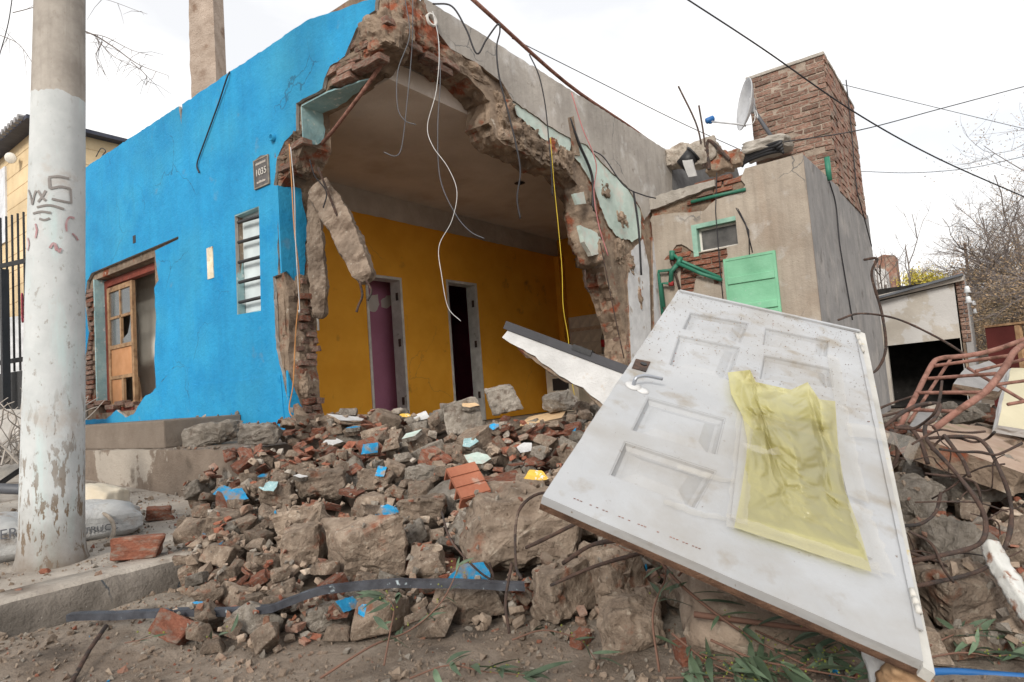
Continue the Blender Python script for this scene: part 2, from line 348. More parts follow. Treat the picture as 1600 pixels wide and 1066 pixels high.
# kerb: rounded worn edge
kb = bmesh.new(); xs = np.linspace(-7, 0.2, 150); rows = []
for x in xs:
    v = Vector((x*2.3, 0, 0)); e = .016*noise.noise(v)+.012*noise.noise(v*5)+.007*noise.noise(v*13); g_ = .012*noise.noise(v*7+Vector((3,0,0)))
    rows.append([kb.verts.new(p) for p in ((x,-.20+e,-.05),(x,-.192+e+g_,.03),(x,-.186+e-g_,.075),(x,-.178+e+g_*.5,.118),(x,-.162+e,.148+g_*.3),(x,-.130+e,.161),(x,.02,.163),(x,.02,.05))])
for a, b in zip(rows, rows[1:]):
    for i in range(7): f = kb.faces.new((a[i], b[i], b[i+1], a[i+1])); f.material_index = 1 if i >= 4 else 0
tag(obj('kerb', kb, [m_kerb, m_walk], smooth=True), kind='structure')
# raised ledge under the blue wall
lg = slab_bm(jag([(.82,-.1),(6.8,-.1),(6.8,.57),(.82,.57)], .012, .08, [0,0,1,0], 4), fr(BLUE, (0,0,0)), .02, .8, rough=.01, steps=2)
o = tag(obj('terrace_ledge', lg, m_ledge), 'grey rendered terrace ledge with pale worn patches below the blue wall', 'ledge')
st = box_bm((-.73,2.16,.572), (-.04,6.7,.806), bevel=.012)
o = tag(obj('doorstep', st, m_step), 'smooth brown doorstep block on the ledge under the blue wall', 'doorstep')

# ================================================================== THE RUINED HOUSE
house = empty('ruined_house', (0, 1.4, .42), 'bright blue corner house with its corner collapsed and ochre room exposed', 'house')
TOP = 4.07
edgepx = [(592,-2),(590,18),(572,32),(560,48),(549,75),(543,90),(520,105),(511,125),(508,140),(467,163)]
low = [(467,205),(449,223),(437,250),(432,290)]
low2 = [(438,292),(439,430),(431,433),(434,500),(436,545),(447,592),(457,640),(457,690)]
outl = [(6.7,.40),(6.7,TOP)]+[(3.6,TOP-.004),(3.12,TOP-.01),(3.08,TOP-.22),(3.05,TOP-.01)]+[(.9,TOP)]+XW(edgepx)+XW(low)+XW(low2)
outl = [p if p[1] > .4 else (p[0], .40) for p in outl]
msk = []
for i in range(len(outl)): msk.append(not (i == 0 or outl[i][0] > 6.6 or i == len(outl)-1))
msk[1] = True
niche = XW([(147,427),(283,370),(283,565),(262,590),(243,612),(228,622),(212,648),(200,652),(186,640),(170,654),(136,656),(137,560),(143,520),(136,470),(140,440)])
nm = [0,0,1,1,1,1,1,1,1,1,1,1,1,1,1]
slot = XW([(371,337),(409,323),(412,486),(375,492)], 0)
hole1 = (jag(outl, .016, .045, msk, 1), [jag(niche, .018, .05, nm, 2), slot])
bl = slab_bm(hole1[0], BLUE, -.005, .028, hole1[1], rough=.006, steps=2, edge_mat=1)
obj('front_wall_render', bl, [m_blue, m_greywall], house)
inf = jag(XW([(244,392),(281,374),(281,566),(262,588),(246,606),(243,560),(246,500),(243,450),(250,438),(247,420)]), .012, .05, [0,0,1,1,1,1,1,1,1,1], 3)
obj('niche_infill_render', slab_bm(inf, BLUE, -.005, .014, rough=.006, steps=2, edge_mat=1), [m_blue, m_mortar], house)
# low dado band, slightly proud
dado = jag([(1.47,.42),(3.75,.42),(3.70,1.10),(3.0,1.13),(2.2,1.12),(1.52,1.12)], .012, .06, [0,0,1,1,1,1], 6)
obj('dado_render', slab_bm(dado, BLUE, .02, .036, rough=.004, steps=2), m_blue, house)
# masonry core of the front wall
core = [(6.68,-.1),(6.68,TOP-.02),(.05,TOP-.02),(.03,3.80),(.02,3.56),(.25,3.47),(.55,3.44),(.75,3.405),(1.087,3.405),(1.087,3.06),(1.16,2.97),(1.30,2.88),(1.40,2.82),(1.455,2.78),(1.455,1.95),(1.42,1.80),(1.44,1.5),(1.46,1.2),(1.43,.95),(1.38,.75),(1.3,-.1)]
cm = [0,0,1,1,1,1,1,0,0,1,1,1,1,0,1,1,1,1,1,1,0]
win = [(3.86,.93),(3.86,2.60),(5.46,2.60),(5.46,.93)]
obj('front_wall_core', slab_bm(jag(core, .035, .05, cm, 5), fr(BLUE,(.012,0,0)), -.285, 0, [win, [(p[0], p[1]) for p in slot]], rough=.035, steps=6, seed=2), m_mortar, house)
# pale blue soffit and reveal that remain of the corner opening
obj('lintel_soffit', slab_bm(jag([(0.0,1.075),(.0,.72),(.04,.52),(.08,.36),(.12,.30),(.15,.5),(.19,.66),(.22,.85),(.21,1.075)], .03, .04, [0,1,1,1,1,1,1,1,0], 2), fr(FLAT,(0,0,3.40)), -.012, .0, rough=.004, steps=2), m_bluereveal, house)
obj('upper_reveal', slab_bm(jag([(0.0,3.388),(.22,3.388),(.24,3.25),(.20,3.13),(.14,3.09),(.06,3.07),(0,3.075)], .03, .04, [0,1,1,1,1,1,0], 3), fr(GREY,(0,1.087,0)), .0, .012, rough=.004, steps=2), m_bluereveal, house)
obj('pier_reveal', slab_bm(jag([(-.03,2.78),(.20,2.80),(.25,2.5),(.21,2.2),(.19,1.97),(.10,1.95),(.02,2.02),(-.03,2.0)], .02, .05, [1,1,1,1,1,1,1,0], 5), fr(GREY,(0,1.452,0)), .0, .022, rough=.006, steps=2), m_blue, house)
obj('pier_foot_reveal', slab_bm(jag([(-.03,.55),(-.03,1.15),(.02,1.02),(.08,.86),(.16,.72),(.24,.55)], .02, .05, [0,1,1,1,1,0], 7), fr(GREY,(0,1.452,0)), .0, .03, rough=.006, steps=2), m_blue, house)

# bricks: shared meshes
BR = []
for s in range(6):
    rnd = random.Random(100+s); bm = bmesh.new(); bmesh.ops.create_cube(bm, size=1)
    bmesh.ops.bevel(bm, geom=bm.edges[:], offset=.07, segments=1, affect='EDGES')
    for v in bm.verts: v.co += Vector((rnd.uniform(-.03,.03), rnd.uniform(-.05,.05), rnd.uniform(-.07,.07)))
    me = bpy.data.meshes.new('brick'); bm.to_mesh(me); bm.free(); me.materials.append(m_oldbrick); BR.append(me)
BR2 = []
for me in BR: c = me.copy(); c.materials[0] = m_brick; BR2.append(c)
rb = random.Random(5)
def brick(loc, size, parent, rot=(0,0,0), new=False):
    o = place('brick', rb.choice(BR2 if new else BR), loc, (rot[0]+rb.uniform(-.03,.03), rot[1]+rb.uniform(-.03,.03), rot[2]+rb.uniform(-.05,.05)), tuple(s*rb.uniform(.93,1.04) for s in size), parent)
    return o
# brick courses showing in the broken pier, facing the fallen corner
z = .72
k = 0
while z < 1.93:
    x = .10+.05*noise.noise(Vector((z*9, 3, 0)))
    while x < .27:
        ln = min(rb.choice((.07,.10,.13)), .29-x)
        if rb.random() < .72: brick((x+ln/2, 1.455+rb.uniform(-.05,.04), z+.027), (ln*.9, .12, .05), house, (rb.uniform(-.12,.12), rb.uniform(-.1,.1), rb.uniform(-.25,.25)), new=rb.random() < .08)
        x += ln+.008
    z += .066; k += 1
# bricks in the broken corner, parapet band and beside the window
for px, py, pl in [(520,118,'X'),(535,105,'X'),(547,112,'X'),(575,75,'X'),(590,62,'X'),(566,68,'X'),(556,95,'X'),(600,40,'X'),(540,125,'X'),(588,98,'X'),(572,104,'X'),(470,228,'X'),(455,262,'X'),(448,240,'X')]:
    p = pX(px, py, .035); brick(p, (.11,.21,.055), house, (rb.uniform(-.1,.1), 0, rb.uniform(-.1,.1)))
for px, py in [(660,60),(672,95),(640,75),(700,105),(655,30),(690,112)]:
    p = pY(px, py, .03); brick(p, (.2,.11,.055), house, (0, rb.uniform(-.15,.15), 0))
for py in np.arange(455, 640, 7.5):
    p = pX(150+rb.uniform(-9,-2), py, .03); brick(p, (.1,.24,.05), house, new=rb.random() < .4)
for px in range(160, 236, 16):
    p = pX(px, 632+rb.uniform(-4,5), .03); brick(p, (.1,.22,.055), house)

# grey side wall: masonry core, then render, then the older pale green plaster that shows below it
lowpx = [(642,76),(690,92),(735,122),(768,158),(764,192),(785,222),(828,242),(858,258),(884,264),(896,280),(910,300),(938,340),(946,385),(945,430),(962,470),(978,520),(983,600)]
gcore = [(.28,TOP-.02),(.28,3.55)]+YW(lowpx)+[(3.55,-.1),(4.62,-.1),(4.62,3.1),(6.9,3.1),(6.9,3.55),(6.3,3.62),(5.9,3.9),(5.5,TOP-.03)]
gm = [1]*(len(lowpx)+2)+[0,0,0,0,1,1,1,1]
obj('side_wall_core', slab_bm(jag(gcore, .045, .05, gm, 8), fr(GREY,(0,.012,0)), -.285, 0, rough=.04, steps=6, seed=6), m_mortar, house)
gr = [(.42,TOP),(5.42,TOP)]+YW([(1047,262),(1048,300),(1020,322),(1004,345),(998,326),(977,292),(937,255),(915,228),(890,218),(868,206),(833,183),(798,158),(780,128),(738,98),(700,78),(672,40),(660,10)])
obj('side_wall_render', slab_bm(jag(gr, .018, .05, [1]*2+[0]+[1]*(len(gr)-3), 9), GREY, -.006, .026, rough=.006, steps=2, edge_mat=1), [m_greywall, m_mortar], house)
obj('dark_render_patch', slab_bm(jag(YW([(1046,238),(1100,246),(1150,262),(1160,300),(1050,300)]), .02, .06, None, 4), GREY, -.006, .02, rough=.01, steps=2), M('dark_grey_cement', (.14,.14,.145), (.19,.19,.195), 5, .95, .6, 40), house)
gA = YW([(797,156),(833,181),(868,205),(892,217),(889,240),(865,233),(838,207),(806,180)])
gB = YW([(888,214),(915,226),(937,253),(977,290),(1000,326),(1000,372),(985,378),(962,370),(948,350),(935,318),(925,288),(908,262),(896,246)])
for k, g in enumerate((gA, gB)): obj('green_plaster', slab_bm(jag(g, .03, .035, None, 20+k), GREY, -.008, .012, rough=.006, steps=2, edge_mat=1), [m_green, m_mortar], house)
for k, pts in enumerate(([(985,392),(1003,374),(1013,420),(1016,540),(985,600),(984,560),(982,500),(979,440)], [(1018,372),(1034,362),(1044,580),(1022,600)])):
    obj('whitewash_strip', slab_bm(jag(YW(pts), .015, .05, None, 30+k), GREY, -.008, .014, rough=.006, steps=2, edge_mat=1), [M('whitewash', (.55,.55,.57), (.66,.66,.68), 7, .9, .4, 60, patches=[((.34,.29,.25), 5, .62, .05, 1)]), m_mortar], house)
z = .6
while z < 2.2:                                     # broken brick ends of the pier beside the annexe
    xx = 3.62+.25*max(0, z-1.2)+.04*noise.noise(Vector((z*7, 1, 0)))
    brick((xx+.05, .14, z), (.2,.12,.052), house); brick((xx+.02+rb.uniform(0,.05), .05, z), (.18,.1,.052), house); z += .068
# conduit chase, black conduit and vent pipe in the side wall
obj('conduit', tube_bm(spline([pY(890,185,-.02), pY(905,225,-.04), pY(925,275,-.05), pY(926,330,-.03)]), .016, sides=8), m_black, house, True)
obj('conduit_chase', slab_bm(jag(YW([(884,186),(893,182),(903,245),(893,243)]), .008, .03, None, 3), GREY, .02, .029, rough=.003, steps=2), m_mortar, house)
pv = pY(672,33,-.03); obj('vent_pipe', lathe_bm([(.055,-.1),(.055,.03),(.040,.03),(.040,-.08)], pv, (-.1,-1,.05)), P('grey_white_pvc', (.55,.53,.5), .6), house, True)

# ceiling slab over the whole house, parapet cap
obj('ceiling', box_bm((.29,.29,3.45), (6.6,2.62,3.62)), m_ceil, house)
obj('roof_slab', box_bm((.29,.29,3.625), (6.6,6.6,3.75)), m_conc, house)
obj('rear_ceiling', box_bm((.29,2.64,3.45), (6.6,6.6,3.62)), m_ceil, house)
obj('floor', box_bm((.3,.3,-.1), (6.6,6.6,.42)), m_walk, house)
# exposed broken slab edge at the fallen corner: chunks of clinging masonry
def rough_lump(c, size, seed, rot=(0,0,0), sub=3, amp=.22):
    bm = bmesh.new(); bmesh.ops.create_cube(bm, size=1); bmesh.ops.subdivide_edges(bm, edges=bm.edges[:], cuts=13, use_grid_fill=True)
    R = Euler(rot).to_matrix()
    for v in bm.verts:
        p = v.co.copy(); q = p*1.0; ln = max(abs(p.x), abs(p.y), abs(p.z)); q = q.lerp(p.normalized()*.6, .45)
        n = noise.noise(q*2.2+Vector((seed*5.1, seed*1.7, 0)))*1.0+noise.noise(q*5+Vector((seed*2.1, 0, seed)))*.5+noise.noise(q*11+Vector((seed, 2, 1)))*.35+noise.noise(q*23+Vector((seed, 5, 1)))*.22+(.4-abs(noise.noise(q*3.5+Vector((seed*1.1, 5, 3)))))*.7
        q = q*(1+amp*n); v.co = R@Vector((q.x*size[0], q.y*size[1], q.z*size[2]))+Vector(c)
    return bm
for k, (px, py, sx, sy, sz) in enumerate([(640,45,.35,.3,.35),(600,60,.3,.35,.3),(560,100,.25,.4,.18),(690,98,.4,.25,.2),(730,118,.35,.25,.18),(660,70,.3,.2,.3),(620,20,.3,.3,.4)]):
    p = pY(px, py, .12) if px > 610 else pX(px, py, .12)
    obj('masonry_lump', rough_lump(p, (sx, sy, sz), k), m_mortar, house, False)
for k, (px, py, s) in enumerate([(785,205,.28),(815,222,.28),(845,240,.26),(775,175,.22),(872,255,.24)]):   # hollow, crumbling soffit of the side wall
    p = pY(px, py, .10); obj('masonry_lump', rough_lump(p, (s*1.1, .25, s), 20+k, amp=.35), m_mortar, house, False)
for k, (px, py, sx, sz) in enumerate([(955,395,.22,.3),(958,350,.25,.25),(972,420,.2,.25),(928,300,.22,.2),(985,460,.18,.35)]):
    p = pY(px, py, .12); obj('masonry_lump', rough_lump(p, (sx, .26, sz), 40+k, amp=.3), m_mortar, house, False)
for k, (px, py, sy, sz) in enumerate([(460,235,.2,.2),(452,270,.22,.16),(478,218,.15,.12),(470,250,.15,.25),(448,480,.1,.5),(446,560,.12,.3),(462,500,.1,.35),(470,450,.1,.2),(468,560,.12,.3),(474,600,.12,.2),(458,610,.12,.2)]):
    p = pX(px, py, .10 if py < 300 else .06 if px < 452 else .15); obj('masonry_lump', rough_lump(p, (.2 if py < 300 else .11, sy, sz), 60+k, amp=.3), m_mortar, house, False)

# ochre rear wall with two doorways
YB = 2.6
d1 = [(1.90,.42),(1.90,2.39),(2.50,2.39),(2.50,.42)]; d2 = [(3.36,.42),(3.36,2.45),(4.02,2.45),(4.02,.42)]
yw = [(.30,.43),(1.90,.43),(1.90,2.39),(2.50,2.39),(2.50,.43),(3.36,.43),(3.36,2.45),(4.02,2.45),(4.02,.43),(6.4,.43)]
top_ = [(6.4,3.14),(.30,3.14)]
obj('rear_wall', slab_bm(jag(yw+top_, .012, .08, [0]*10+[1,0], 3), fr(GREY,(0,YB,0)), -.16, 0), m_ochre, house)
obj('cornice_band', box_bm((.30,YB+.012,3.12), (6.4,YB+.16,3.449)), m_band, house)
for x0, x1, zt in ((1.90,2.50,2.39),(3.36,4.02,2.45)):
    j = bmesh.new()
    for lo, hi in (((x0,YB-.012,.43),(x0+.035,YB+.17,zt)), ((x1-.035,YB-.012,.43),(x1+.001,YB+.17,zt)), ((x0+.035,YB-.012,zt-.035),(x1-.035,YB+.17,zt))): box_bm(lo, hi, j)
    jo = obj('door_jamb', j, m_jamb, house)
    for hz in (.75, 1.5, 2.1): obj('hinge_plate', box_bm((x1-.045,YB+.03,hz), (x1-.036,YB+.07,hz+.1)), m_rust, jo)
for pts in ([(572,470),(577,462),(590,460),(592,476),(586,487),(574,486)], [(595,470),(604,462),(617,461),(616,474),(604,482),(596,480)], [(618,505),(624,500),(624,530),(619,526)]):
    obj('bare_plaster_patch', slab_bm(jag(YW(pts, YB+.36), .02, .04, None, 6), fr(GREY,(0,YB+.36,0)), .0, .004), m_band, house)
pw = obj('mauve_partition', box_bm((.31,YB+.36,.43), (2.9,YB+.44,3.44)), m_purple, house)
obj('rear_partition', box_bm((2.9,YB+.17,.43), (2.98,6.4,3.44)), m_purple, house)
obj('dark_room_wall', box_bm((2.99,YB+2.3,.43), (6.4,YB+2.38,3.44)), m_maroon, house)
obj('dark_room_side_wall', box_bm((6.0,YB+.17,.43), (6.08,YB+2.29,3.44)), m_maroon, house)
obj('bedroom_wall', box_bm((.50,3.3,.43), (.58,6.4,3.44)), M('drab_paint', (.66,.64,.57), (.74,.72,.65), 3, .9, .2, 60), house)
obj('end_wall', box_bm((.29,6.42,.2), (6.6,6.68,TOP)), m_blue, house)
# right inner wall of the room: ochre above, tiles below
obj('kitchen_wall', box_bm((6.41,.29,.2), (6.6,6.41,3.449)), m_ochre, house)
obj('corner_boxing', box_bm((6.22,YB-.10,.43), (6.40,YB-.003,3.12)), m_ochre, house)
kt = obj('tile_panel', box_bm((6.398,.4,.43), (6.408,YB-.1,2.03)), m_band, house)
tm = bpy.data.meshes.new('tile'); b_ = box_bm((-.004,-.097,-.097), (.004,.097,.097), bevel=.003); b_.to_mesh(tm); b_.free(); tm.materials.append(m_tile)
tm2 = bpy.data.meshes.new('border_tile'); b_ = box_bm((-.004,-.097,-.03), (.004,.097,.03), bevel=.003); b_.to_mesh(tm2); b_.free(); tm2.materials.append(M('border_tile', (.50,.36,.25), (.66,.56,.45), 25, .3, .05))
for i in range(9):
    y = YB-.22-i*.2
    for zt in (1.93, 1.66, 1.46, 1.26, 1.06):
        place('tile', tm, (6.393+rb.uniform(-.002,.002), y, zt), (0,0,0), (1,1,1), kt)
    place('border_tile', tm2, (6.392, y, 1.797), (0,0,0), (1,1,1), kt)
rs = pZ(812,285,3.449); obj('ceiling_lamp_hole', lathe_bm([(.055,-.004),(.07,-.012),(.04,-.016),(.02,-.03)], rs, (0,0,1), 14), m_black, house)

# french window in the blue wall
fw = obj('window', (lambda b: [box_bm(lo, hi, b) for lo, hi in (((.10,3.88,.95),(.17,3.94,2.58)), ((.10,5.34,.95),(.17,5.44,2.58)), ((.10,3.94,2.50),(.17,5.34,2.58)), ((.09,3.88,.93),(.19,5.44,.985)))] and b)(bmesh.new()), m_redframe, house)
obj('window_reveal', box_bm((-.012,5.425,1.05), (.27,5.455,2.60)), m_bluereveal, house)
sb = bmesh.new()
yA, yB_ = 5.32, 4.62
for lo, hi in (((.085,yB_,.99),(.125,yB_+.055,2.47)), ((.085,yA-.055,.99),(.125,yA,2.47)), ((.085,yB_+.055,2.41),(.125,yA-.055,2.47)), ((.085,yB_+.055,1.70),(.125,yA-.055,1.745)), ((.085,yB_+.055,1.33),(.125,yA-.055,1.37)), ((.085,yB_+.055,.99),(.125,yA-.055,1.04)),
               ((.09,4.955,1.745),(.12,4.985,2.41)), ((.09,yB_+.055,2.07),(.12,yA-.055,2.10)), ((.09,4.93,1.04),(.12,4.98,1.33))): box_bm(lo, hi, sb)
sash = obj('sash', sb, m_wood, fw)
for y0, y1, z0, z1 in ((4.985,5.265,2.10,2.41),(4.675,4.955,2.10,2.41),(4.985,5.265,1.745,2.07)): obj('pane', box_bm((.103,y0,z0), (.107,y1,z1)), m_glass, fw)
obj('pane', slab_bm([(4.675,1.745),(4.955,1.745),(4.955,1.80),(4.80,1.86),(4.74,1.98),(4.72,2.07),(4.675,2.07)], fr(BLUE,(.105,0,0)), -.002, .002), m_glass, fw)
obj('plywood_panel', box_bm((.10,4.675,1.37), (.112,5.265,1.70)), m_ply, fw)
obj('plywood_scrap', slab_bm([(4.98,1.04),(5.265,1.04),(5.265,1.33),(5.0,1.32)], fr(BLUE,(.104,0,0)), -.004, .004), m_ply, fw)
ss = bmesh.new(); 
for lo, hi in (((.20,4.50,.99),(.24,4.56,2.47)), ((.20,4.56,2.41),(.55,4.58,2.47))): box_bm(lo, hi, ss)
ss.free()
bar_ = bmesh.new(); bar_bm((.15,4.62,1.0), (.16,4.72,1.32), .03, .03, (1,0,0), bar_); obj('loose_batten', bar_, m_wood, fw)

# louvre slot with iron bars
rv = bmesh.new(); Ys = [p[0] for p in slot]; y0s, y1s = min(Ys), max(Ys); zs0, zs1 = min(p[1] for p in slot), max(p[1] for p in slot)
lv = obj('louvre_slot', slab_bm([(y0s-.005,zs0-.005),(y1s+.005,zs0-.005),(y1s+.005,zs1+.005),(y0s-.005,zs1+.005)], fr(BLUE,(.0,0,0)), -.10, -.055), M('louvre_glass', (.50,.57,.59), (.60,.67,.69), 6, .4, .1, 30), house)
obj('slot_lining', slab_bm([(y0s-.02,zs0-.02),(y1s+.02,zs0-.02),(y1s+.02,zs1+.02),(y0s-.02,zs1+.02)], BLUE, -.05, .024, [[(y0s+.012,zs0+.012),(y1s-.012,zs0+.012),(y1s-.012,zs1-.012),(y0s+.012,zs1-.012)]]), m_bluereveal, lv)
for k in range(5):
    a = pX(376+k*.6, 347+.5+ k*31.2, .0); bpt = pX(410+k*.6, 338+k*31.6, .0)
    obj('bar', tube_bm([Vector((-.012,a[1]+.02,a[2])), Vector((-.012,bpt[1]-.03,bpt[2]))], .016, sides=8), m_black, lv, True)
# number plate
pc = pX(410,269,-.028); pl = obj('number_plate', slab_bm(jag([(pc[1]-.115,pc[2]-.135),(pc[1]+.115,pc[2]-.135),(pc[1]+.115,pc[2]+.125),(pc[1],pc[2]+.15),(pc[1]-.115,pc[2]+.125)], .004, .03, None, 2), BLUE, .026, .04), M('plate_enamel', (.07,.065,.065), (.12,.11,.105), 20, .45, .2, 60, patches=[((.28,.22,.17), 25, .68, .03, 1)]), house)
obj('plate_border', slab_bm([(pc[1]-.118,pc[2]-.138),(pc[1]+.118,pc[2]-.138),(pc[1]+.118,pc[2]+.130),(pc[1]-.118,pc[2]+.130)], BLUE, .03, .044, [[(pc[1]-.106,pc[2]-.126),(pc[1]+.106,pc[2]-.126),(pc[1]+.106,pc[2]+.118),(pc[1]-.106,pc[2]+.118)]]), M('plate_rim', (.20,.17,.14), (.30,.26,.21), 20), pl)
def text_part(body, origin, xdir, updir, size, mat, parent, name, ext=.0015):
    cu = bpy.data.curves.new(name, 'FONT'); cu.body = body; cu.size = size; cu.align_x = 'CENTER'; cu.align_y = 'CENTER'; cu.extrude = ext
    t = bpy.data.objects.new(name, cu); COL.objects.link(t); bpy.context.view_layer.update()
    me = bpy.data.meshes.new_from_object(t); bpy.data.objects.remove(t)
    x = Vector(xdir).normalized(); z = Vector(updir).normalized(); n = x.cross(z)
    R = Matrix((x, z, n)).transposed().to_4x4(); me.transform(Matrix.Translation(Vector(origin))@R)
    return obj(name, me, mat, parent)
text_part('1035', (-.043, pc[1], pc[2]+.0), (0,-1,0), (0,0,1), .088, m_jamb, pl, 'number')
ln_ = bmesh.new()
for zz, y0, y1 in ((.085,-.075,.075),(-.085,-.06,.065)):             # two worn lines that can no longer be read
    y = y0
    while y < y1: wd = rb.uniform(.006,.014); box_bm((-.043,pc[1]+y,pc[2]+zz-.011), (-.0405,pc[1]+y+wd,pc[2]+zz+rb.uniform(.004,.013)), ln_); y += wd+rb.uniform(.004,.008)
obj('worn_lettering', ln_, m_board, pl)
# small fittings on the blue wall
c = pX(428,216,-.03); obj('vent_pipe', lathe_bm([(.032,-.03),(.032,.035),(.024,.035),(.024,-.03)], c, (-1,0,0), 16), m_blue, house, True); obj('vent_hole', lathe_bm([(.024,-.005),(.0,-.004)][::-1]+[(.024,-.02)], c+np.array([-.012,0,0]), (-1,0,0), 12), m_black, house)
c = pX(210,374,-.028); obj('junction_hole', box_bm((c[0]-.004,c[1]-.035,c[2]-.045), (c[0]+.01,c[1]+.035,c[2]+.045), bevel=.003), m_black, house)
c = pX(329,411,-.028); obj('metal_plate', slab_bm(jag([(c[1]-.058,c[2]-.155),(c[1]+.058,c[2]-.155),(c[1]+.058,c[2]+.155),(c[1]-.058,c[2]+.155)], .004, .04, None, 6), BLUE, .027, .034), M('scraped_plate', (.60,.52,.36), (.70,.64,.52), 18, .7, .3, 60, patches=[((.25,.13,.06), 14, .62, .04, 1)]), house)
obj('stub_wires', tube_bm(spline([pX(150,245,.3), pX(158,232,.25), pX(165,236,.25), pX(160,243,.25)]), .006), m_wire, house)
# conduit, switch box and cables on the reveal
bq = pD(479,375,5.75); obj('switch_box', box_bm((.24,1.33,2.14),(.30,1.42,2.5), bevel=.004), m_darkmetal, house)
obj('reveal_conduit', tube_bm([Vector((.27,1.37,2.14)), Vector((.27,1.37,1.5))], .011, sides=8), m_jamb, house, True)

# ================================================================== ANNEXE with the brick tower
AX, AY = 4.6, -1.92
annex = empty('annexe', (5.5, -.96, 0), 'small brown rendered annexe block with mint green shutter beside the ruin', 'annexe')
m_tan = add_cracks(M('tan_render', (.315,.27,.225), (.385,.335,.28), 2.2, .93, .45, 60, patches=[((.31,.255,.205), 1.8, .60, .08, 1), ((.20,.16,.125), 13, .735, .02, 2), ((.42,.39,.36), 3.5, .64, .06, 4), ((.13,.11,.09), 26, .71, .03, 6)], big=.2, streak=.2), .8, .007, .6)
m_annexgrey = M('smooth_grey_render', (.235,.23,.23), (.30,.29,.285), 2.5, .9, .4, 50, patches=[((.37,.35,.335), 2.2, .62, .09, 1), ((.17,.16,.155), 3.5, .64, .06, 3)], streak=.22, big=.15)
oy = [(AY,.0)]+[(AY,pX(1255,240,AX)[2])]+XW([(1210,252),(1165,264),(1158,281),(1166,290),(1158,301),(1120,312),(1100,330),(1060,333),(1020,338),(1016,345)], AX)+[(-.005,2.9),(-.005,.0)]
hole = XW([(1046,400),(1058,383),(1066,382),(1090,397),(1092,396),(1136,386),(1138,400),(1130,412),(1130,440),(1090,425),(1085,455),(1066,462),(1064,420),(1050,415)], AX)
wl = XW([(1086,358),(1152,340),(1157,382),(1094,398)], AX); yc = [p[0] for p in wl]; wz = [p[1] for p in wl]
wy0, wy1, wz0, wz1 = min(yc)+.02, max(yc)-.02, min(wz)+.03, max(wz)-.03
win2 = [(wy0,wz0),(wy1,wz0),(wy1,wz1),(wy0,wz1)]
# brick patch below and left of the window (kept clear of the window opening)
patch = [(p[0], min(p[1], wz0-.012) if wy0-.02 < p[0] < wy1+.02 else p[1]) for p in hole]
obj('front_render', slab_bm(jag(oy, .018, .05, [0,1,1,1,1,1,1,1,1,1,1,0,0,0], 11), fr(BLUE,(AX,0,0)), -.01, .022, [jag(patch, .012, .04, None, 12), win2], rough=.006, steps=2, edge_mat=1), [m_tan, m_mortar], annex)
aw = [(AY+.01,.0),(AY+.01,3.24),(-1.30,3.26),(-1.05,3.18),(-.6,3.14),(-.2,3.10),(-.01,3.06),(-.01,.0)]
obj('front_core', slab_bm(jag(aw, .02, .06, [0,1,1,1,1,1,0,0], 13), fr(BLUE,(AX,0,0)), -.15, -.008, [win2], rough=.02, steps=3), m_mortar, annex)
def in_poly(p, poly):
    c = False; n = len(poly)
    for i in range(n):
        a, b = poly[i], poly[i-1]
        if (a[1] > p[1]) != (b[1] > p[1]) and p[0] < (b[0]-a[0])*(p[1]-a[1])/(b[1]-a[1])+a[0]: c = not c
    return c
z = wz0-.62; k = 0
while z < wz0+.1:
    y = -.02-(k % 2)*.12
    while y > -1.2:
        if any(in_poly((y+d, z+e), patch) for d in (-.09,0,.09) for e in (-.02,.02)) and not (wy0-.12 < y < wy1+.12 and z > wz0-.035): brick((AX+.03, y, z), (.1,.225,.056), annex, new=True)
        y -= .24
    z += .07; k += 1
z = 3.04; k = 0
while z < 3.28:                                  # broken brick courses under the parapet
    y = -.62-(k % 2)*.12
    while y > -1.2:
        brick((AX+.03, y, z), (.1,.225,.056), annex, new=rb.random() < .6); y -= .24
    z += .07; k += 1
obj('side_wall', slab_bm([(AX,0),(9.6,0),(9.6,3.44),(7,3.37),(AX,3.285)], fr(GREY,(0,AY,0)), -.14, .0), m_annexgrey, annex)
obj('roof_slab', slab_bm([(AX+.15,AY+.14),(9.6,AY+.14),(9.6,-.01),(AX+.15,-.01)], fr(FLAT,(0,0,3.1)), .0, .13), m_conc, annex)
obj('rear_wall', box_bm((9.45,AY+.14,0), (9.6,0,3.09)), m_annexgrey, annex)
lp = jag([(0.0,3.05),(-.9,3.16),(-.9,3.24),(-.55,3.24),(-.25,3.235),(0,3.20)], .02, .05, None, 3)
obj('ledge_cap', slab_bm(lp, fr(BLUE,(AX,0,0)), -.14, .07, rough=.02, steps=3), m_conc, annex)
# small window
wf = obj('small_window', slab_bm([(wy0-.0,wz0),(wy1,wz0),(wy1,wz1),(wy0,wz1)], fr(BLUE,(AX,0,0)), -.10, -.07, [[(wy0+.03,wz0+.03),(wy1-.03,wz0+.03),(wy1-.03,wz1-.03),(wy0+.03,wz1-.03)]]), m_jamb, annex)
obj('pane', box_bm((AX+.08,wy0+.03,wz0+.03), (AX+.09,wy1-.03,wz1-.03)), m_dirtyglass, wf)
rv = bmesh.new(); box_bm((AX-.026,wy1-.004,wz0-.05), (AX+.07,wy1+.06,wz1+.05), rv); box_bm((AX-.026,wy0,wz1-.004), (AX+.07,wy1-.005,wz1+.05), rv)
obj('painted_reveal', rv, M('mint_reveal', (.24,.42,.34), (.32,.50,.41), 8, .8, .3, 50, patches=[((.38,.33,.27), 9, .64, .04, 1)]), wf)
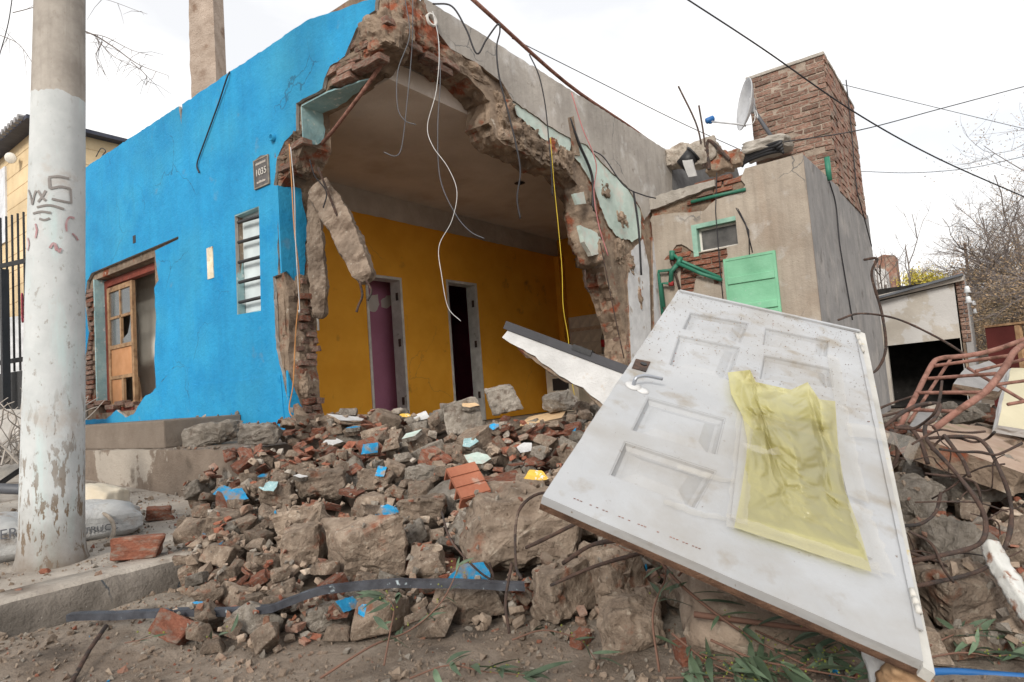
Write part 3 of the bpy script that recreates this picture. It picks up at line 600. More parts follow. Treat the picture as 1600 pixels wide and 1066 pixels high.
# mint green shutter: flat sheet with two rails and a frame
q = XW([(1130,406),(1211,391),(1222,486),(1141,486)], AX-.05); sy0, sy1 = q[1][0]-.0, q[0][0]; sz1 = (q[0][1]+q[1][1])/2; sz0 = sz1-1.05
sh = obj('shutter', box_bm((AX-.055,sy0,sz0), (AX-.026,sy1,sz1), bevel=.004), m_greenpaint, annex)
fb = bmesh.new()
for lo, hi in (((AX-.062,sy0,sz0),(AX-.0555,sy0+.03,sz1)), ((AX-.062,sy1-.03,sz0),(AX-.0555,sy1,sz1)), ((AX-.062,sy0+.03,sz1-.03),(AX-.0555,sy1-.03,sz1))): box_bm(lo, hi, fb)
obj('shutter_frame', fb, m_greenpaint, sh)
for zz in (sz1-.32, sz1-.66): obj('shutter_rail', box_bm((AX-.075,sy0+.031,zz), (AX-.0556,sy1-.031,zz+.085), bevel=.006), m_greenpaint, sh)
# water pipes
XP = AX-.06
def pipe(pts, r, mat, name='water_pipe'):
    return obj(name, tube_bm([pX(x, y, c) for x, y, c in pts], r, sides=8), mat, annex, True)
pipe([(1050,396,XP),(1064,408,XP),(1126,434,XP+.02)], .022, m_greenpipe); pipe([(1060,412,XP-.05),(1096,428,XP-.05),(1128,438,XP-.02)], .024, m_greenpipe)
pipe([(1050,392,XP-.01),(1050,406,XP-.01)], .035, m_greenpipe, 'valve_body'); pipe([(1064,402,XP-.02),(1058,415,XP-.05)], .030, m_greenpipe, 'pipe_elbow')
pipe([(1058,414,XP-.05),(1049,424,XP-.05),(1048,442,XP-.05)], .030, m_greenpipe, 'stop_valve'); pipe([(1049,422,XP-.04),(1029,424,XP-.03),(1029,428,XP-.02),(1036,500,XP-.02)], .02, m_greenpipe)
pipe([(1050,443,XP-.05),(1033,443,XP-.04),(1037,480,XP-.04)], .026, m_greenpipe); pipe([(1052,443,XP-.05),(1046,444,XP-.05)], .032, M('red_thread', (.30,.03,.03), (.36,.05,.05)), 'red_fitting')
pipe([(1048,400,XP),(1062,452,XP)], .016, m_rust, 'rusty_pipe'); pipe([(1080,316,AX-.035),(1120,306,AX-.035),(1165,296,AX-.035)], .022, m_greenpipe, 'parapet_pipe')
pipe([(1150,320,AX-.01),(1165,350,AX-.04),(1176,395,AX-.02)], .007, m_wire, 'cable'); pipe([(1120,270,AX-.03),(1118,330,AX-.05),(1125,420,AX-.05),(1130,470,AX-.05)], .006, m_wire, 'cable'); pipe([(1150,325,AX-.02),(1170,360,AX-.04),(1171,398,AX-.03)], .006, m_wire, 'cable')
obj('vent_stub', tube_bm([pY(1292,246,AY-.02), pY(1296,282,AY-.02)], .035, sides=8), m_greenpipe, annex, True)
obj('side_cable', tube_bm(spline([pY(1296,284,AY-.02), pY(1306,320,AY-.02), pY(1312,380,AY-.02), pY(1320,430,AY-.02), pY(1332,500,AY-.02)]), .009), m_wire, annex, True)

# brick tower, every front brick by itself, the steep side in courses
TX0, TX1, TY0, TY1, TZ0, TZ1 = 6.7, 9.25, -1.93, -.86, 3.31, 5.30
tower = empty('brick_tower', (8, -1.4, 3.3), 'weathered red brick water tower standing on the annexe roof', 'tower')
obj('mortar_core', box_bm((TX0+.006,TY0+.012,3.235), (TX1,TY1,TZ1-.01)), M('tower_mortar', (.30,.24,.195), (.40,.33,.27), 8, 1, .9, 50), tower)
z = TZ0; k = 0; sidebm = bmesh.new(); rt = random.Random(9)
nco = 24; ch = (TZ1-TZ0)/nco
for k in range(nco):
    z = TZ0+(k+.5)*ch; y = TY0+(.12 if k % 2 else 0); 
    cells = [(TY0, TY0+.12)] if k % 2 else []
    while y < TY1-.03:
        y2 = min(TY1, y+.245); 
        if TY1-y2 < .06: y2 = TY1
        cells.append((y, y2)); y = y2
    for a, b in cells:
        brick((TX0+.05+rt.uniform(-.012,.010), (a+b)/2+.0, z), (.11, (b-a)-.014, ch-.013), tower)
    x = TX0+(.0 if k % 2 else .13)
    while x < TX1:
        x2 = min(TX1, x+.25)
        box_bm((x+.006, TY0-.004+rt.uniform(-.008,.008), z-ch/2+.006), (x2-.006, TY0+.10, z+ch/2-.006), sidebm); x = x2
o = obj('side_brick_courses', sidebm, m_oldbrick, tower); o['kind'] = 'stuff'
obj('cap', slab_bm(jag([(TX0-.02,TY0-.015),(TX1,TY0-.015),(TX1,TY1+.02),(TX0-.02,TY1+.02)], .012, .1, None, 3), fr(FLAT,(0,0,TZ1)), -.008, .035, rough=.008, steps=2), m_conc, tower)
obj('tower_cable', tube_bm(spline([pY(1322,125,TY0-.03), pY(1330,200,TY0-.04), pY(1338,290,TY0-.03), pY(1345,320,TY0-.04), pY(1362,385,AY-.03)]), .009), m_wire, tower, True)
# broken concrete cap below the dish and rooftop oddments
sl = pX(1198,232,6.35); slo = tag(recenter(obj('broken_slab', rough_lump(sl, (.5,.62,.17), 77, (0,.05,0), amp=.18), m_conc, smooth=True)), 'broken concrete slab jutting below the dish beside the brick tower', 'slab')
hc = pX(1190,243,6.15); hb = bmesh.new()
for k in range(4): tube_bm([Vector((hc[0]-.05*k*.3+.06*math.cos(a), hc[1]+.30*math.cos(a+.2*k), hc[2]-.05+k*.035+.05*math.sin(a))) for a in np.linspace(-.3, PI+.3, 16)], .025, sides=8, bm=hb)
tag(recenter(obj('hose_coil', hb, m_black, smooth=True)), 'coil of black hose lying on the annexe roof', 'hose')
bk = pX(1072,243,5.2); bk[2] -= .08
bo = empty('bucket', bk, 'small black bucket lying tipped on the wall end', 'bucket')
ax_ = Vector((.2,-.75,.55)); obj('bucket_body', lathe_bm([(.09,-.1),(.12,.13),(.11,.13),(.085,-.08)], bk, ax_, 20), m_black, bo, True); obj('bucket_rim', lathe_bm([(.12,.11),(.135,.115),(.135,.135),(.12,.14)], bk, ax_, 20), m_black, bo, True)
for k, (px, py, s, lab) in enumerate([(1062,245,.28,'grey lump of rubble left on the wall end by the bucket'),(1100,240,.34,'largest grey chunk of the broken parapet beside the bucket'),(1125,255,.26,'broken parapet lump with pale paint near the hose'),(1145,250,.20,'small parapet lump nearest the concrete slab')]):
    p = pX(px, py, 5.35); tag(recenter(obj('parapet_lump', rough_lump(p, (s*.9,s*1.2,s), 80+k), m_rockg if k < 2 else m_mortar, smooth=True)), lab, 'rubble')
fl = obj('roof_fragment', slab_bm(jag([(-.06,-.12),(.05,-.13),(.08,.10),(-.05,.12)], .02, .05), frame_mat(pX(1078,262,5.15), (0,-1,0), (-.3,.2,.95), (-.95,0,-.3)), 0, .03, rough=.01, steps=2), m_wplaster); tag(recenter(fl), 'white plaster shard propped on the wall end under the bucket', 'fragment')
for k, (pts, lab) in enumerate([([(1100,262),(1090,200),(1060,135)], 'long thin rebar bent left above the broken parapet'), ([(1104,262),(1100,215),(1092,165)], 'shorter thin rebar upright above the broken parapet'), ([(1108,265),(1107,220),(1140,250)], 'rusty angle iron leaning on the broken parapet')]):
    tag(recenter(obj('rebar', tube_bm(spline([pX(x, y, 5.2) for x, y in pts]), .012 if k < 2 else .025, sides=6), m_rust)), lab, 'rebar')

# satellite dish
dc = pX(1162,163,6.25); vdir = (CAM-dc); vdir /= np.linalg.norm(vdir); rgt = RW@np.array([1,0,0]); upw = np.array([0,0,1.])
rgt_ = rgt-vdir*(rgt@vdir); rgt_ /= np.linalg.norm(rgt_); dn = -rgt_*.95+vdir*.24+upw*.06; dn /= np.linalg.norm(dn)
dish = empty('satellite_dish', pX(1205,216,6.3), 'grey satellite dish on a steel arm beside the brick tower', 'satellite dish')
R_ = .36; prof = [(R_*t, .10*t*t-.10) for t in np.linspace(.02, 1, 8)]+[(R_*1.02,.0),(R_*1.02,-.012)]+[(R_*t, .10*t*t-.118) for t in np.linspace(1, .02, 8)]
obj('reflector', lathe_bm(prof, dc, dn, 36), m_dish, dish, True)
arm0 = dc+np.array([0,0,-.30])+dn*.0; lnb = pX(1110,190,6.25)
obj('feed_arm', tube_bm([dc+np.array([0,0,-.33]), dc+np.array([0,0,-.31])+dn*.1, lnb], .014, sides=8), m_dish, dish, True)
fe = obj('feed_horn', lathe_bm([(.035,-.07),(.045,-.06),(.045,.05),(.03,.06)], lnb+np.array([0,0,.03]), (-dn+np.array([0,0,.5])), 14), m_bluepipe, dish, True)
obj('feed_bracket', tube_bm([lnb+np.array([0,0,-.03]), lnb+np.array([0,0,.05])], .025, sides=8), m_bluepipe, dish, True)
bkp = dc-dn*.13; foot = pX(1207,216,6.3)
obj('bracket', (lambda b: bar_bm(bkp+np.array([0,0,-.12]), bkp+np.array([0,0,.10]), .06, .07, (1,0,0), b))(bmesh.new()), m_dish, dish)
obj('mount_arm', tube_bm([bkp, bkp*.85+foot*.15-np.array([0,0,.06]), foot], .028, sides=10), m_greywire, dish, True)
obj('foot_plate', box_bm(foot-np.array([.07,.07,.012]), foot+np.array([.07,.07,.01])), m_dish, dish)
obj('coax_loop', tube_bm(spline([bkp+np.array([0,0,-.1]), pX(1184,185,6.2), pX(1180,172,6.2), pX(1172,195,6.2), lnb]), .006), m_whitewire, dish, True)

# ================================================================== SHED behind the annexe
SX = 10.4
shed = empty('shed', (11.5, -2.6, 0), 'small grey shed with black opening and brick corner pier', 'shed')
sq = XW([(1376,472),(1490,441),(1500,528),(1390,530),(1520,556),(1518,431),(1480,432)], SX)
ytl, ztl = sq[0]; ytr, ztr = sq[1]; yr = sq[4][0]; zop = sq[2][1]
obj('front_wall', slab_bm([(ytl+.3,0),(ytl+.3,ztl-.02),(ytr-.0,ztr-.03),(ytr,0),(sq[2][0]+.0,0),(sq[2][0]+.0,zop),(ytl-.02,zop-.03),(ytl-.02,0)], fr(BLUE,(SX,0,0)), -.15, 0), M('shed_render', (.36,.33,.29), (.43,.40,.36), 3, .95, .4, 60, patches=[((.45,.44,.43), 1.5, .50, .012, 3), ((.2,.18,.15), 20, .70, .02, 5)]), shed)
obj('roof_sheet', slab_bm([(SX-.25,ytl+.35),(13.5,ytl+.35),(13.5,ytr-.15),(SX-.25,ytr-.15)], frame_mat((0,0,0), (1,0,0), (0,1,(ztr-ztl)/(ytr-ytl)), (0,0,1)), ztl-ytl*(ztr-ztl)/(ytr-ytl)+.05, ztl-ytl*(ztr-ztl)/(ytr-ytl)+.09), M('shed_roof', (.10,.11,.13), (.15,.16,.18), 5, .6, .2), shed)
obj('fascia', slab_bm([(ytl+.35,ztl-.0),(ytl+.35,ztl+.08),(ytr-.15,ztr+.08),(ytr-.15,ztr-.0)], fr(BLUE,(SX-.03,0,0)), -.02, .1), m_board, shed)
yb0, yb1 = ytr-.02, yr-.02; zz = zop-.05; ztop = ztr+.12; k = 0
obj('pier_core', box_bm((SX+.03,yb1,0), (SX+.4,yb0,ztop-.03)), m_mortar, shed)
while zz < ztop:
    y = yb0-(.08 if k % 2 else 0)
    cells = [(yb0, y)] if k % 2 else []
    while y > yb1+.02: y2 = max(yb1, y-.2); cells.append((y, y2)); y = y2
    for a, b in cells: brick((SX+.05, (a+b)/2, zz), (.12, abs(a-b)-.012, .06), shed)
    zz += .072; k += 1
obj('pier_render', box_bm((SX-.0,yb1,0), (SX+.028,yb0-.05,zop-.09)), m_annexgrey, shed)
obj('side_wall', slab_bm([(SX+.02,0),(13.5,0),(13.5,ztop-.5),(SX+.02,ztop)], fr(GREY,(0,yb1-.01,0)), -.1, 0), m_annexgrey, shed)
for k, (px, py) in enumerate([(1511,452),(1513,468),(1521,473),(1523,486)]):
    c = pY(px, py, yb1-.07); iso = obj('insulator', lathe_bm([(.02,-.05),(.045,-.045),(.03,-.01),(.035,0),(.02,.04)], c, (0,0,1), 10), P('white_porcelain', (.7,.72,.75), .3), shed, True)
obj('inner_wall', box_bm((SX+1.6,yb1+.1,0), (SX+1.7,ytl+.3,ztl+.4)), m_shedblack, shed); obj('inner_side', box_bm((SX+.15,ytl+.2,0), (SX+1.6,ytl+.3,ztl)), m_shedblack, shed); obj('inner_floor', box_bm((SX-.2,yb1+.1,.0), (SX+1.6,ytl+.2,.03)), m_shedblack, shed)

# ================================================================== neighbour house, gate, post on the left
nc = pD(62,186,11.2)
nb = empty('neighbour_house', (nc[0]+2, nc[1]+2, 0), 'cream block house with dark roof edge beyond the blue wall', 'house')
obj('wall', box_bm((nc[0],nc[1],-.1), (nc[0]+8,nc[1]+7,nc[2]-.12)), m_cream, nb)
gv = bmesh.new()
zz = nc[2]-.35
while zz > .3: box_bm((nc[0]-.004,nc[1]-.004,zz), (nc[0]+8,nc[1]+7,zz+.012), gv); zz -= .3
obj('block_joints', gv, P('joint_tan', (.52,.38,.22), .9), nb)
rf = obj('roof', slab_bm([(nc[0]-.25,nc[1]-.2),(nc[0]+8.2,nc[1]-.2),(nc[0]+8.2,nc[1]+7.2),(nc[0]-.25,nc[1]+7.2)], fr(FLAT,(0,0,nc[2]-.12)), .0, .07), M('roof_dark', (.045,.05,.075), (.07,.075,.10), 8, .6, .1), nb)
co = bmesh.new(); y = nc[1]
while y < nc[1]+7: tube_bm([Vector((nc[0]-.32,y,nc[2]-.06)), Vector((nc[0]+.6,y,nc[2]-.04))], .055, sides=6, bm=co); y += .17
o = obj('corrugation', co, P('zinc_sheet', (.25,.24,.24), .5), rf); o['kind'] = 'stuff'
wv = pX(0,300,nc[0])[1]; obj('window', box_bm((nc[0]-.03,pX(11,300,nc[0])[1],pX(8,380,nc[0])[2]), (nc[0]+.02,pX(-60,300,nc[0])[1],pX(8,262,nc[0])[2])), P('white_window', (.72,.74,.78), .4), nb)
lc = pX(20,247,nc[0]-.12); obj('wall_lamp', lathe_bm([(.03,-.1),(.05,.02),(.10,.08),(.09,.09)], lc, (-.5,-.6,-.3), 14), P('lamp_white', (.75,.73,.68), .4), nb, True)
gate = empty('metal_gate', pD(15,590,6.8), 'black metal bar gate behind the white painted pole', 'gate')
g0 = pD(-40,590,7.2); g1 = pD(60,575,6.9)
for i in range(12):
    t = i/11; b0 = g0*(1-t)+g1*t; hgt = 1.75
    obj('bar', tube_bm([Vector(b0), Vector((b0[0], b0[1], b0[2]+hgt))], .011, sides=6), m_black, gate)
for hz in (.12, 1.20): obj('rail', bar_bm(g0+np.array([0,0,hz]), g1+np.array([0,0,hz]), .02, .05), m_black, gate)
gp = pD(9,590,6.9); obj('post', box_bm((gp[0]-.035,gp[1]-.035,0), (gp[0]+.035,gp[1]+.035,gp[2]+1.18)), m_black, gate)
obj('lower_panel', bar_bm(g0+np.array([.0,0,-.28]), g1+np.array([0,0,-.28]), .03, .55), P('dark_sheet', (.05,.05,.052), .6), gate)
lw = empty('low_wall', pD(20,640,8.5), 'pale rendered garden wall behind the black gate', 'wall'); a0 = pD(-60,640,9.6); a1 = pD(90,640,9.2)
obj('wall', bar_bm(Vector((a0[0],a0[1],1.2)), Vector((a1[0],a1[1],1.2)), .15, 2.5), P('pale_render', (.55,.56,.58), .9), lw)
lk = pD(35,478,6.6); ck = bmesh.new(); 
for k in range(5): tube_bm([Vector(lk)+Vector((.02*math.cos(a), .05*math.cos(a), -.12+.05*k+.05*math.sin(a))) for a in np.linspace(0, 6.2, 10)], .008, sides=5, bm=ck)
tag(recenter(obj('red_chain', ck, P('red_cord', (.35,.05,.07), .7))), 'red cord hanging on the black gate', 'cord')
# broken concrete post rising behind the parapet
pb = pD(322,150,7.35); pp = tag(obj('concrete_post', slab_bm(jag([(-.165,-1.2),(.125,-1.2),(.125,3),(-.16,3),(-.15,1.4),(-.17,.6)], .012, .07, [0,0,0,1,1,1], 4), frame_mat(pb, RW@np.array([1,.05,0])*np.array([1,1,0]), (0,0,1), -(RW@np.array([0,0,1]))*np.array([1,1,0])), -.28, 0, rough=.02, steps=4), M('old_post', (.34,.27,.22), (.45,.37,.31), 7, .95, .8, 50, patches=[((.22,.15,.11), 4, .60, .06, 1)])), 'cracked brown concrete post rising behind the blue parapet', 'post')
recenter(pp)
tag(recenter(obj('wall_cable', tube_bm(spline([pX(362,112,.02), pX(356,118,-.05), pX(342,160,-.045), pX(322,215,-.045), pX(308,255,-.045), pX(311,270,-.045)]), .008), m_wire)), 'black cable hanging down the blue wall below the post', 'cable')

# ================================================================== utility pole in the foreground
pbse = pZ(81,880,.15); pt = pD(94,0,3.44); ax = (pt-pbse)/np.linalg.norm(pt-pbse)
def pole_r(s): return .141-.0088*s
m_pole = bpy.data.materials.new('painted_pole'); m_pole.use_nodes = True
t = m_pole.node_tree; N = t.nodes.new; L = t.links.new; b = t.nodes['Principled BSDF']; b.inputs['Roughness'].default_value = .9; b.inputs['Specular IOR Level'].default_value = .2
tcn = N('ShaderNodeTexCoord'); sp = N('ShaderNodeSeparateXYZ'); L(tcn.outputs['Object'], sp.inputs[0])
def noise_(sc, det=6, scl=(1,1,1), off=0):
    mpn = N('ShaderNodeMapping'); mpn.inputs['Scale'].default_value = scl; mpn.inputs['Location'].default_value = (off,)*3; L(tcn.outputs['Object'], mpn.inputs['Vector'])
    n = N('ShaderNodeTexNoise'); n.inputs['Scale'].default_value = sc; n.inputs['Detail'].default_value = det; n.inputs['Roughness'].default_value = .62; L(mpn.outputs[0], n.inputs['Vector']); return n.outputs['Fac']
def math_(op, a, b_=None, c_=None):
    n = N('ShaderNodeMath'); n.operation = op
    for i, v in enumerate((a, b_, c_)):
        if v is None: continue
        if isinstance(v, (int, float)): n.inputs[i].default_value = v
        else: L(v, n.inputs[i])
    return n.outputs[0]
def ramp_(s, a, b_, lo=0, hi=1): r = N('ShaderNodeMapRange'); r.inputs[1].default_value = a; r.inputs[2].default_value = b_; r.inputs[3].default_value = lo; r.inputs[4].default_value = hi; L(s, r.inputs[0]); return r.outputs[0]
def mixc(f, A, B):
    x = N('ShaderNodeMix'); x.data_type = 'RGBA'; L(f, x.inputs['Factor'])
    for kx, v in (('A', A), ('B', B)):
        if isinstance(v, tuple): x.inputs[kx].default_value = (*v, 1)
        else: L(v, x.inputs[kx])
    return x.outputs['Result']
conc = mixc(ramp_(noise_(9), .35, .65), (.30,.27,.24), (.42,.385,.345)); conc = mixc(ramp_(noise_(3, 6, (6,6,.5), 3), .5, .7, 0, .5), conc, (.22,.20,.18))
paint = mixc(ramp_(noise_(7, 5, (1,1,1), 2), .35, .65), (.46,.485,.49), (.54,.56,.565)); paint = mixc(ramp_(noise_(2.2, 5, (4,4,.6), 7), .52, .68, 0, .8), paint, (.50,.62,.62)); paint = mixc(ramp_(noise_(2.8, 6, (1,1,1), 9), .56, .64, 0, .75), paint, (.43,.39,.355))
zz_ = sp.outputs['Z']
mask = math_('LESS_THAN', math_('ADD', zz_, math_('ADD', math_('MULTIPLY', noise_(5, 3), .10), math_('MULTIPLY', noise_(22, 2), .05))), 2.485)
col = mixc(mask, conc, paint)
flake = math_('MULTIPLY', ramp_(noise_(30, 8, (1,1,.28), 4), .55, .58), ramp_(math_('ADD', zz_, math_('MULTIPLY', noise_(4, 4, (1,1,.5), 1), -1.1)), -.25, .35, 1, 0))
flake2 = math_('MULTIPLY', ramp_(noise_(34, 5, (1,1,.6), 6), .61, .66, 0, .8), ramp_(zz_, .2, 2.3, 1, .25))
col = mixc(flake2, col, (.20,.16,.125)); col = mixc(flake, col, (.185,.14,.10))
col = mixc(ramp_(math_('ADD', zz_, math_('MULTIPLY', noise_(8), .35)), .15, .55, .9, 0), col, (.17,.135,.105))
L(col, b.inputs['Base Color']); bp = N('ShaderNodeBump'); bp.inputs['Strength'].default_value = .35; bp.inputs['Distance'].default_value = .008
L(math_('SUBTRACT', math_('ADD', math_('MULTIPLY', noise_(50, 5), .5), math_('MULTIPLY', noise_(9), .6)), math_('MULTIPLY', flake, .8)), bp.inputs['Height']); L(bp.outputs[0], b.inputs['Normal'])
pole = empty('utility_pole', pbse, 'white painted round concrete utility pole with graffiti in the foreground', 'utility pole')
pm = bmesh.new(); rows = []; seg = 48
for s in list(np.linspace(-.2, 3.2, 70))+[8.5]:
    rr = pole_r(s)*(1+(.16*math.exp(-max(0, s)/.05)))
    rows.append([pm.verts.new(Vector(ax*s)+Vector((math.cos(2*PI*k/seg), math.sin(2*PI*k/seg), 0))*rr*(1+.012*noise.noise(Vector((math.cos(2*PI*k/seg)*2, math.sin(2*PI*k/seg)*2, s*3))))) for k in range(seg)])
for a, bq_ in zip(rows, rows[1:]):
    for k in range(seg): pm.faces.new((a[k], a[(k+1) % seg], bq_[(k+1) % seg], bq_[k]))
po = obj('shaft', pm, m_pole, None, True); po.parent = pole; po.location = (0,0,0)
def on_pole(x, y):
    r = ray(x, y); r = r/np.linalg.norm(r); d0 = CAM-pbse
    for s in np.linspace(2.4, 4.8, 1200):
        p = d0+r*s; h = p@ax; q = p-ax*h
        if np.linalg.norm(q) < pole_r(h)*1.01: return pbse+ax*h+q/np.linalg.norm(q)*pole_r(h)*1.006, q/np.linalg.norm(q)
    return None
def stroke(pts, w, mat, name):
    P_, n_ = [], []
    for p in spline([(x, y, 0) for x, y in pts], 5):
        h = on_pole(p[0], p[1])
        if h is not None: P_.append(h[0]); n_.append(h[1])
    if len(P_) > 2: obj(name, ribbon_bm(P_, n_, w, thick=.003), mat, pole)
for pts in ([(108,279),(92,276),(76,277)], [(77,278),(78,295)], [(78,295),(95,292),(110,295)], [(110,295),(111,318)], [(111,317),(95,314),(81,311)], [(60,298),(66,308),(72,314)], [(72,298),(66,308),(60,316)], [(45,297),(49,308),(51,320)], [(51,320),(54,306),(57,298)], [(58,324),(78,321),(100,327)], [(52,334),(65,331),(80,333)], [(62,342),(70,344),(78,341)]): stroke(pts, .011, m_ink, 'graffiti_stroke')
for pts in ([(116,341),(108,340),(103,350),(104,362)], [(112,365),(118,370),(121,376)], [(56,350),(58,360),(56,372)], [(78,388),(84,380),(88,392)], [(86,380),(92,394),(95,388)], [(44,372),(46,382),(44,392)]): stroke(pts, .010, m_inkred, 'graffiti_stroke')

# ================================================================== THE WHITE DOOR lying on the heap
_tl, _bl, _br = pD(1060,453,3.167), pD(848,775,1.50), pD(1452,1040,1.275)
DN = np.cross(_br-_bl, _tl-_bl); DN /= np.linalg.norm(DN)
if DN[2] < 0: DN = -DN
def dpt(x, y, h=0.0): r = ray(x, y); s = ((_bl-CAM)@DN)/(r@DN); return CAM+r*s+DN*h
DE1 = (_br-_bl)/np.linalg.norm(_br-_bl); DE2 = np.cross(DN, DE1)
DFR = frame_mat(_bl, DE1, DE2, DN)
def dray(x, y, h=0.0): r = ray(x, y); s = ((_bl+DN*h-CAM)@DN)/(r@DN); return CAM+r*s
def duv(x, y): p = dpt(x, y)-_bl; return (p@DE1, p@DE2)
door = empty('panelled_door', _bl+(_br-_bl)*.5, 'white panelled door with yellow plastic over its window lying on the rubble', 'door')
dout = [duv(848,775), duv(1443,1034), duv(1434,980), duv(1341,521), duv(1060,453)]
wino = [duv(1168,634), duv(1303,662), duv(1352,872), duv(1150,815)]
panels = [[(1078,488),(1170,505),(1158,536),(1066,514)], [(1060,523),(1157,543),(1140,594),(1045,570)], [(1195,512),(1296,533),(1293,558),(1191,539)], [(1193,554),(1299,576),(1303,606),(1186,592)], [(1012,620),(1134,654),(1120,711),(986,672)], [(976,689),(1120,736),(1087,795),(952,742)]]
pq = [[duv(*p) for p in q] for q in panels]
dout_j = jag(dout, .003, .06, [1,0,0,0,1], 3)
obj('leaf_core', slab_bm(dout, DFR, -.040, -.0225, [wino], rough=.003, steps=3), [M('rotten_door_edge', (.085,.048,.032), (.17,.095,.06), 18, .95, .8, 60)], door)
obj('leaf_face', slab_bm(dout_j, DFR, -.0224, 0, [wino]+pq, rough=.0015, steps=2), m_white, door)
for q in pq:
    c = np.mean(np.array(q), 0); ins = lambda f: [tuple(c+(np.array(p)-c)*f) for p in q]
    def inset(q, d):
        o = []
        for i in range(4):
            p = np.array(q[i]); a = np.array(q[i-1])-p; b = np.array(q[(i+1) % 4])-p; a /= np.linalg.norm(a); b /= np.linalg.norm(b); o.append(tuple(p+(a+b)*d))
        return o
    bm = bmesh.new(); rings = []
    for d, h in ((.0005,-.022),(.0005,-.001),(.004,-.002),(.006,-.010),(.014,-.021),(.024,-.021),(.060,-.006)):
        rings.append([bm.verts.new(Vector(_bl+DE1*p[0]+DE2*p[1]+DN*h)) for p in inset(q, d)])
    for r0, r1 in zip(rings, rings[1:]):
        for i in range(4): bm.faces.new((r0[i], r0[(i+1) % 4], r1[(i+1) % 4], r1[i]))
    bm.faces.new(rings[-1]); obj('panel', bm, m_white, door)
def dbar(a, b, w, h0, h1, mat, name, parent=door):
    A, B = np.array(duv(*a)), np.array(duv(*b)); d = (B-A)/np.linalg.norm(B-A); n = np.array([-d[1], d[0]])*w/2
    return obj(name, slab_bm(jag([tuple(A-n), tuple(B-n), tuple(B+n), tuple(A+n)], .002, .04, [1,0,1,0], 3), DFR, h0, h1), mat, parent)
fr_w = [((1168,634),(1150,815)), ((1150,815),(1352,872)), ((1352,872),(1303,662)), ((1303,662),(1168,634))]
for a, b in fr_w: dbar(a, b, .028, .0005, .007, m_white, 'window_bead')
obj('window_backing', slab_bm([tuple(np.mean(wino, 0)+(np.array(p)-np.mean(wino, 0))*1.0) for p in wino], DFR, -.062, -.058), M('dark_backing', (.10,.09,.07), (.16,.14,.11)), door)  # dark sheet closing the whole window opening from below
# jamb strip with hinges still fixed to the far edge
js = [duv(1340,516), duv(1352,520), duv(1463,1052), duv(1444,1040)]
obj('jamb_strip', slab_bm(js, DFR, -.03, -.004), M('yellowed_paint', (.46,.45,.42), (.52,.51,.48), 9, .6, .3, 60, patches=[((.50,.38,.12), 20, .66, .03, 1)]), door)
for (a, b) in (((1422,925),(1434,962)), ((1337,524),(1348,552))):
    A, B = dpt(*a, .008), dpt(*b, .008)
    hg = obj('hinge', tube_bm([A, A*.67+B*.33], .0065, sides=10), m_jamb, door, True)
    obj('knuckle', tube_bm([A*.62+B*.38, A*.36+B*.64], .0072, sides=10), m_jamb, hg, True); obj('knuckle', tube_bm([A*.30+B*.70, B], .0065, sides=10), m_jamb, hg, True)
dbar((1062,456), (1343,519), .022, .0005, .009, m_white, 'edge_lip'); dbar((1340,530), (1436,985), .014, .0005, .005, m_white, 'edge_bead')
# latch plate and lever handle
obj('lock_plate', slab_bm([duv(993,562), duv(1016,567), duv(1009,582), duv(987,576)], DFR, .0005, .004), m_rust, door); kh = dpt(1005,571,.004); obj('keyhole', lathe_bm([(.012,0),(.012,.004),(.006,.004)], kh, DN, 14), m_black, door)
hr = dpt(989,604,.0); hd = obj('lever_handle', tube_bm(spline([hr+DN*.0, hr+DN*.024, dpt(992,603,.034), dpt(1006,602,.036), dpt(1030,606,.034)]), .0065, .0055, 10), P('grey_metal', (.36,.38,.42), .35, .7), door, True)
obj('rosette', lathe_bm([(.027,.0),(.027,.005),(.012,.007)], hr, DN, 20), m_wplaster, hd, True); obj('escutcheon', lathe_bm([(.021,.0),(.021,.003),(.01,.0035)], dpt(1004,611), DN, 18), m_wplaster, hd, True)
# yellow plastic sheet taped over the window
m_sheet = bpy.data.materials.new('yellow_film'); m_sheet.use_nodes = True; t = m_sheet.node_tree; b = t.nodes['Principled BSDF']
b.inputs['Base Color'].default_value = (.60,.57,.31,1); b.inputs['Roughness'].default_value = .2; b.inputs['Specular IOR Level'].default_value = .6
tr = t.nodes.new('ShaderNodeBsdfTranslucent'); tr.inputs['Color'].default_value = (.80,.74,.34,1); tp = t.nodes.new('ShaderNodeBsdfTransparent'); tp.inputs['Color'].default_value = (.95,.90,.55,1)
m1 = t.nodes.new('ShaderNodeMixShader'); m1.inputs[0].default_value = .35; m2 = t.nodes.new('ShaderNodeMixShader'); m2.inputs[0].default_value = .32
t.links.new(b.outputs[0], m1.inputs[1]); t.links.new(tr.outputs[0], m1.inputs[2]); t.links.new(m1.outputs[0], m2.inputs[1]); t.links.new(tp.outputs[0], m2.inputs[2]); t.links.new(m2.outputs[0], t.nodes['Material Output'].inputs[0])
def curve_at(pl, t):
    P_ = np.array(pl, float); d = np.r_[0, np.cumsum(np.hypot(*np.diff(P_, axis=0).T))]; d /= d[-1]; return np.array([np.interp(t, d, P_[:,0]), np.interp(t, d, P_[:,1])])
Lc = [(1137,582),(1142,615),(1160,650),(1168,690),(1165,722),(1158,770),(1147,824)]; Rc = [(1305,627),(1309,690),(1320,765),(1340,818),(1362,894)]
Tc = [(1137,582),(1172,578),(1181,597),(1236,609),(1262,597),(1280,624),(1305,627)]; Bc = [(1147,824),(1260,861),(1362,894)]
n = 120; vs = []; 
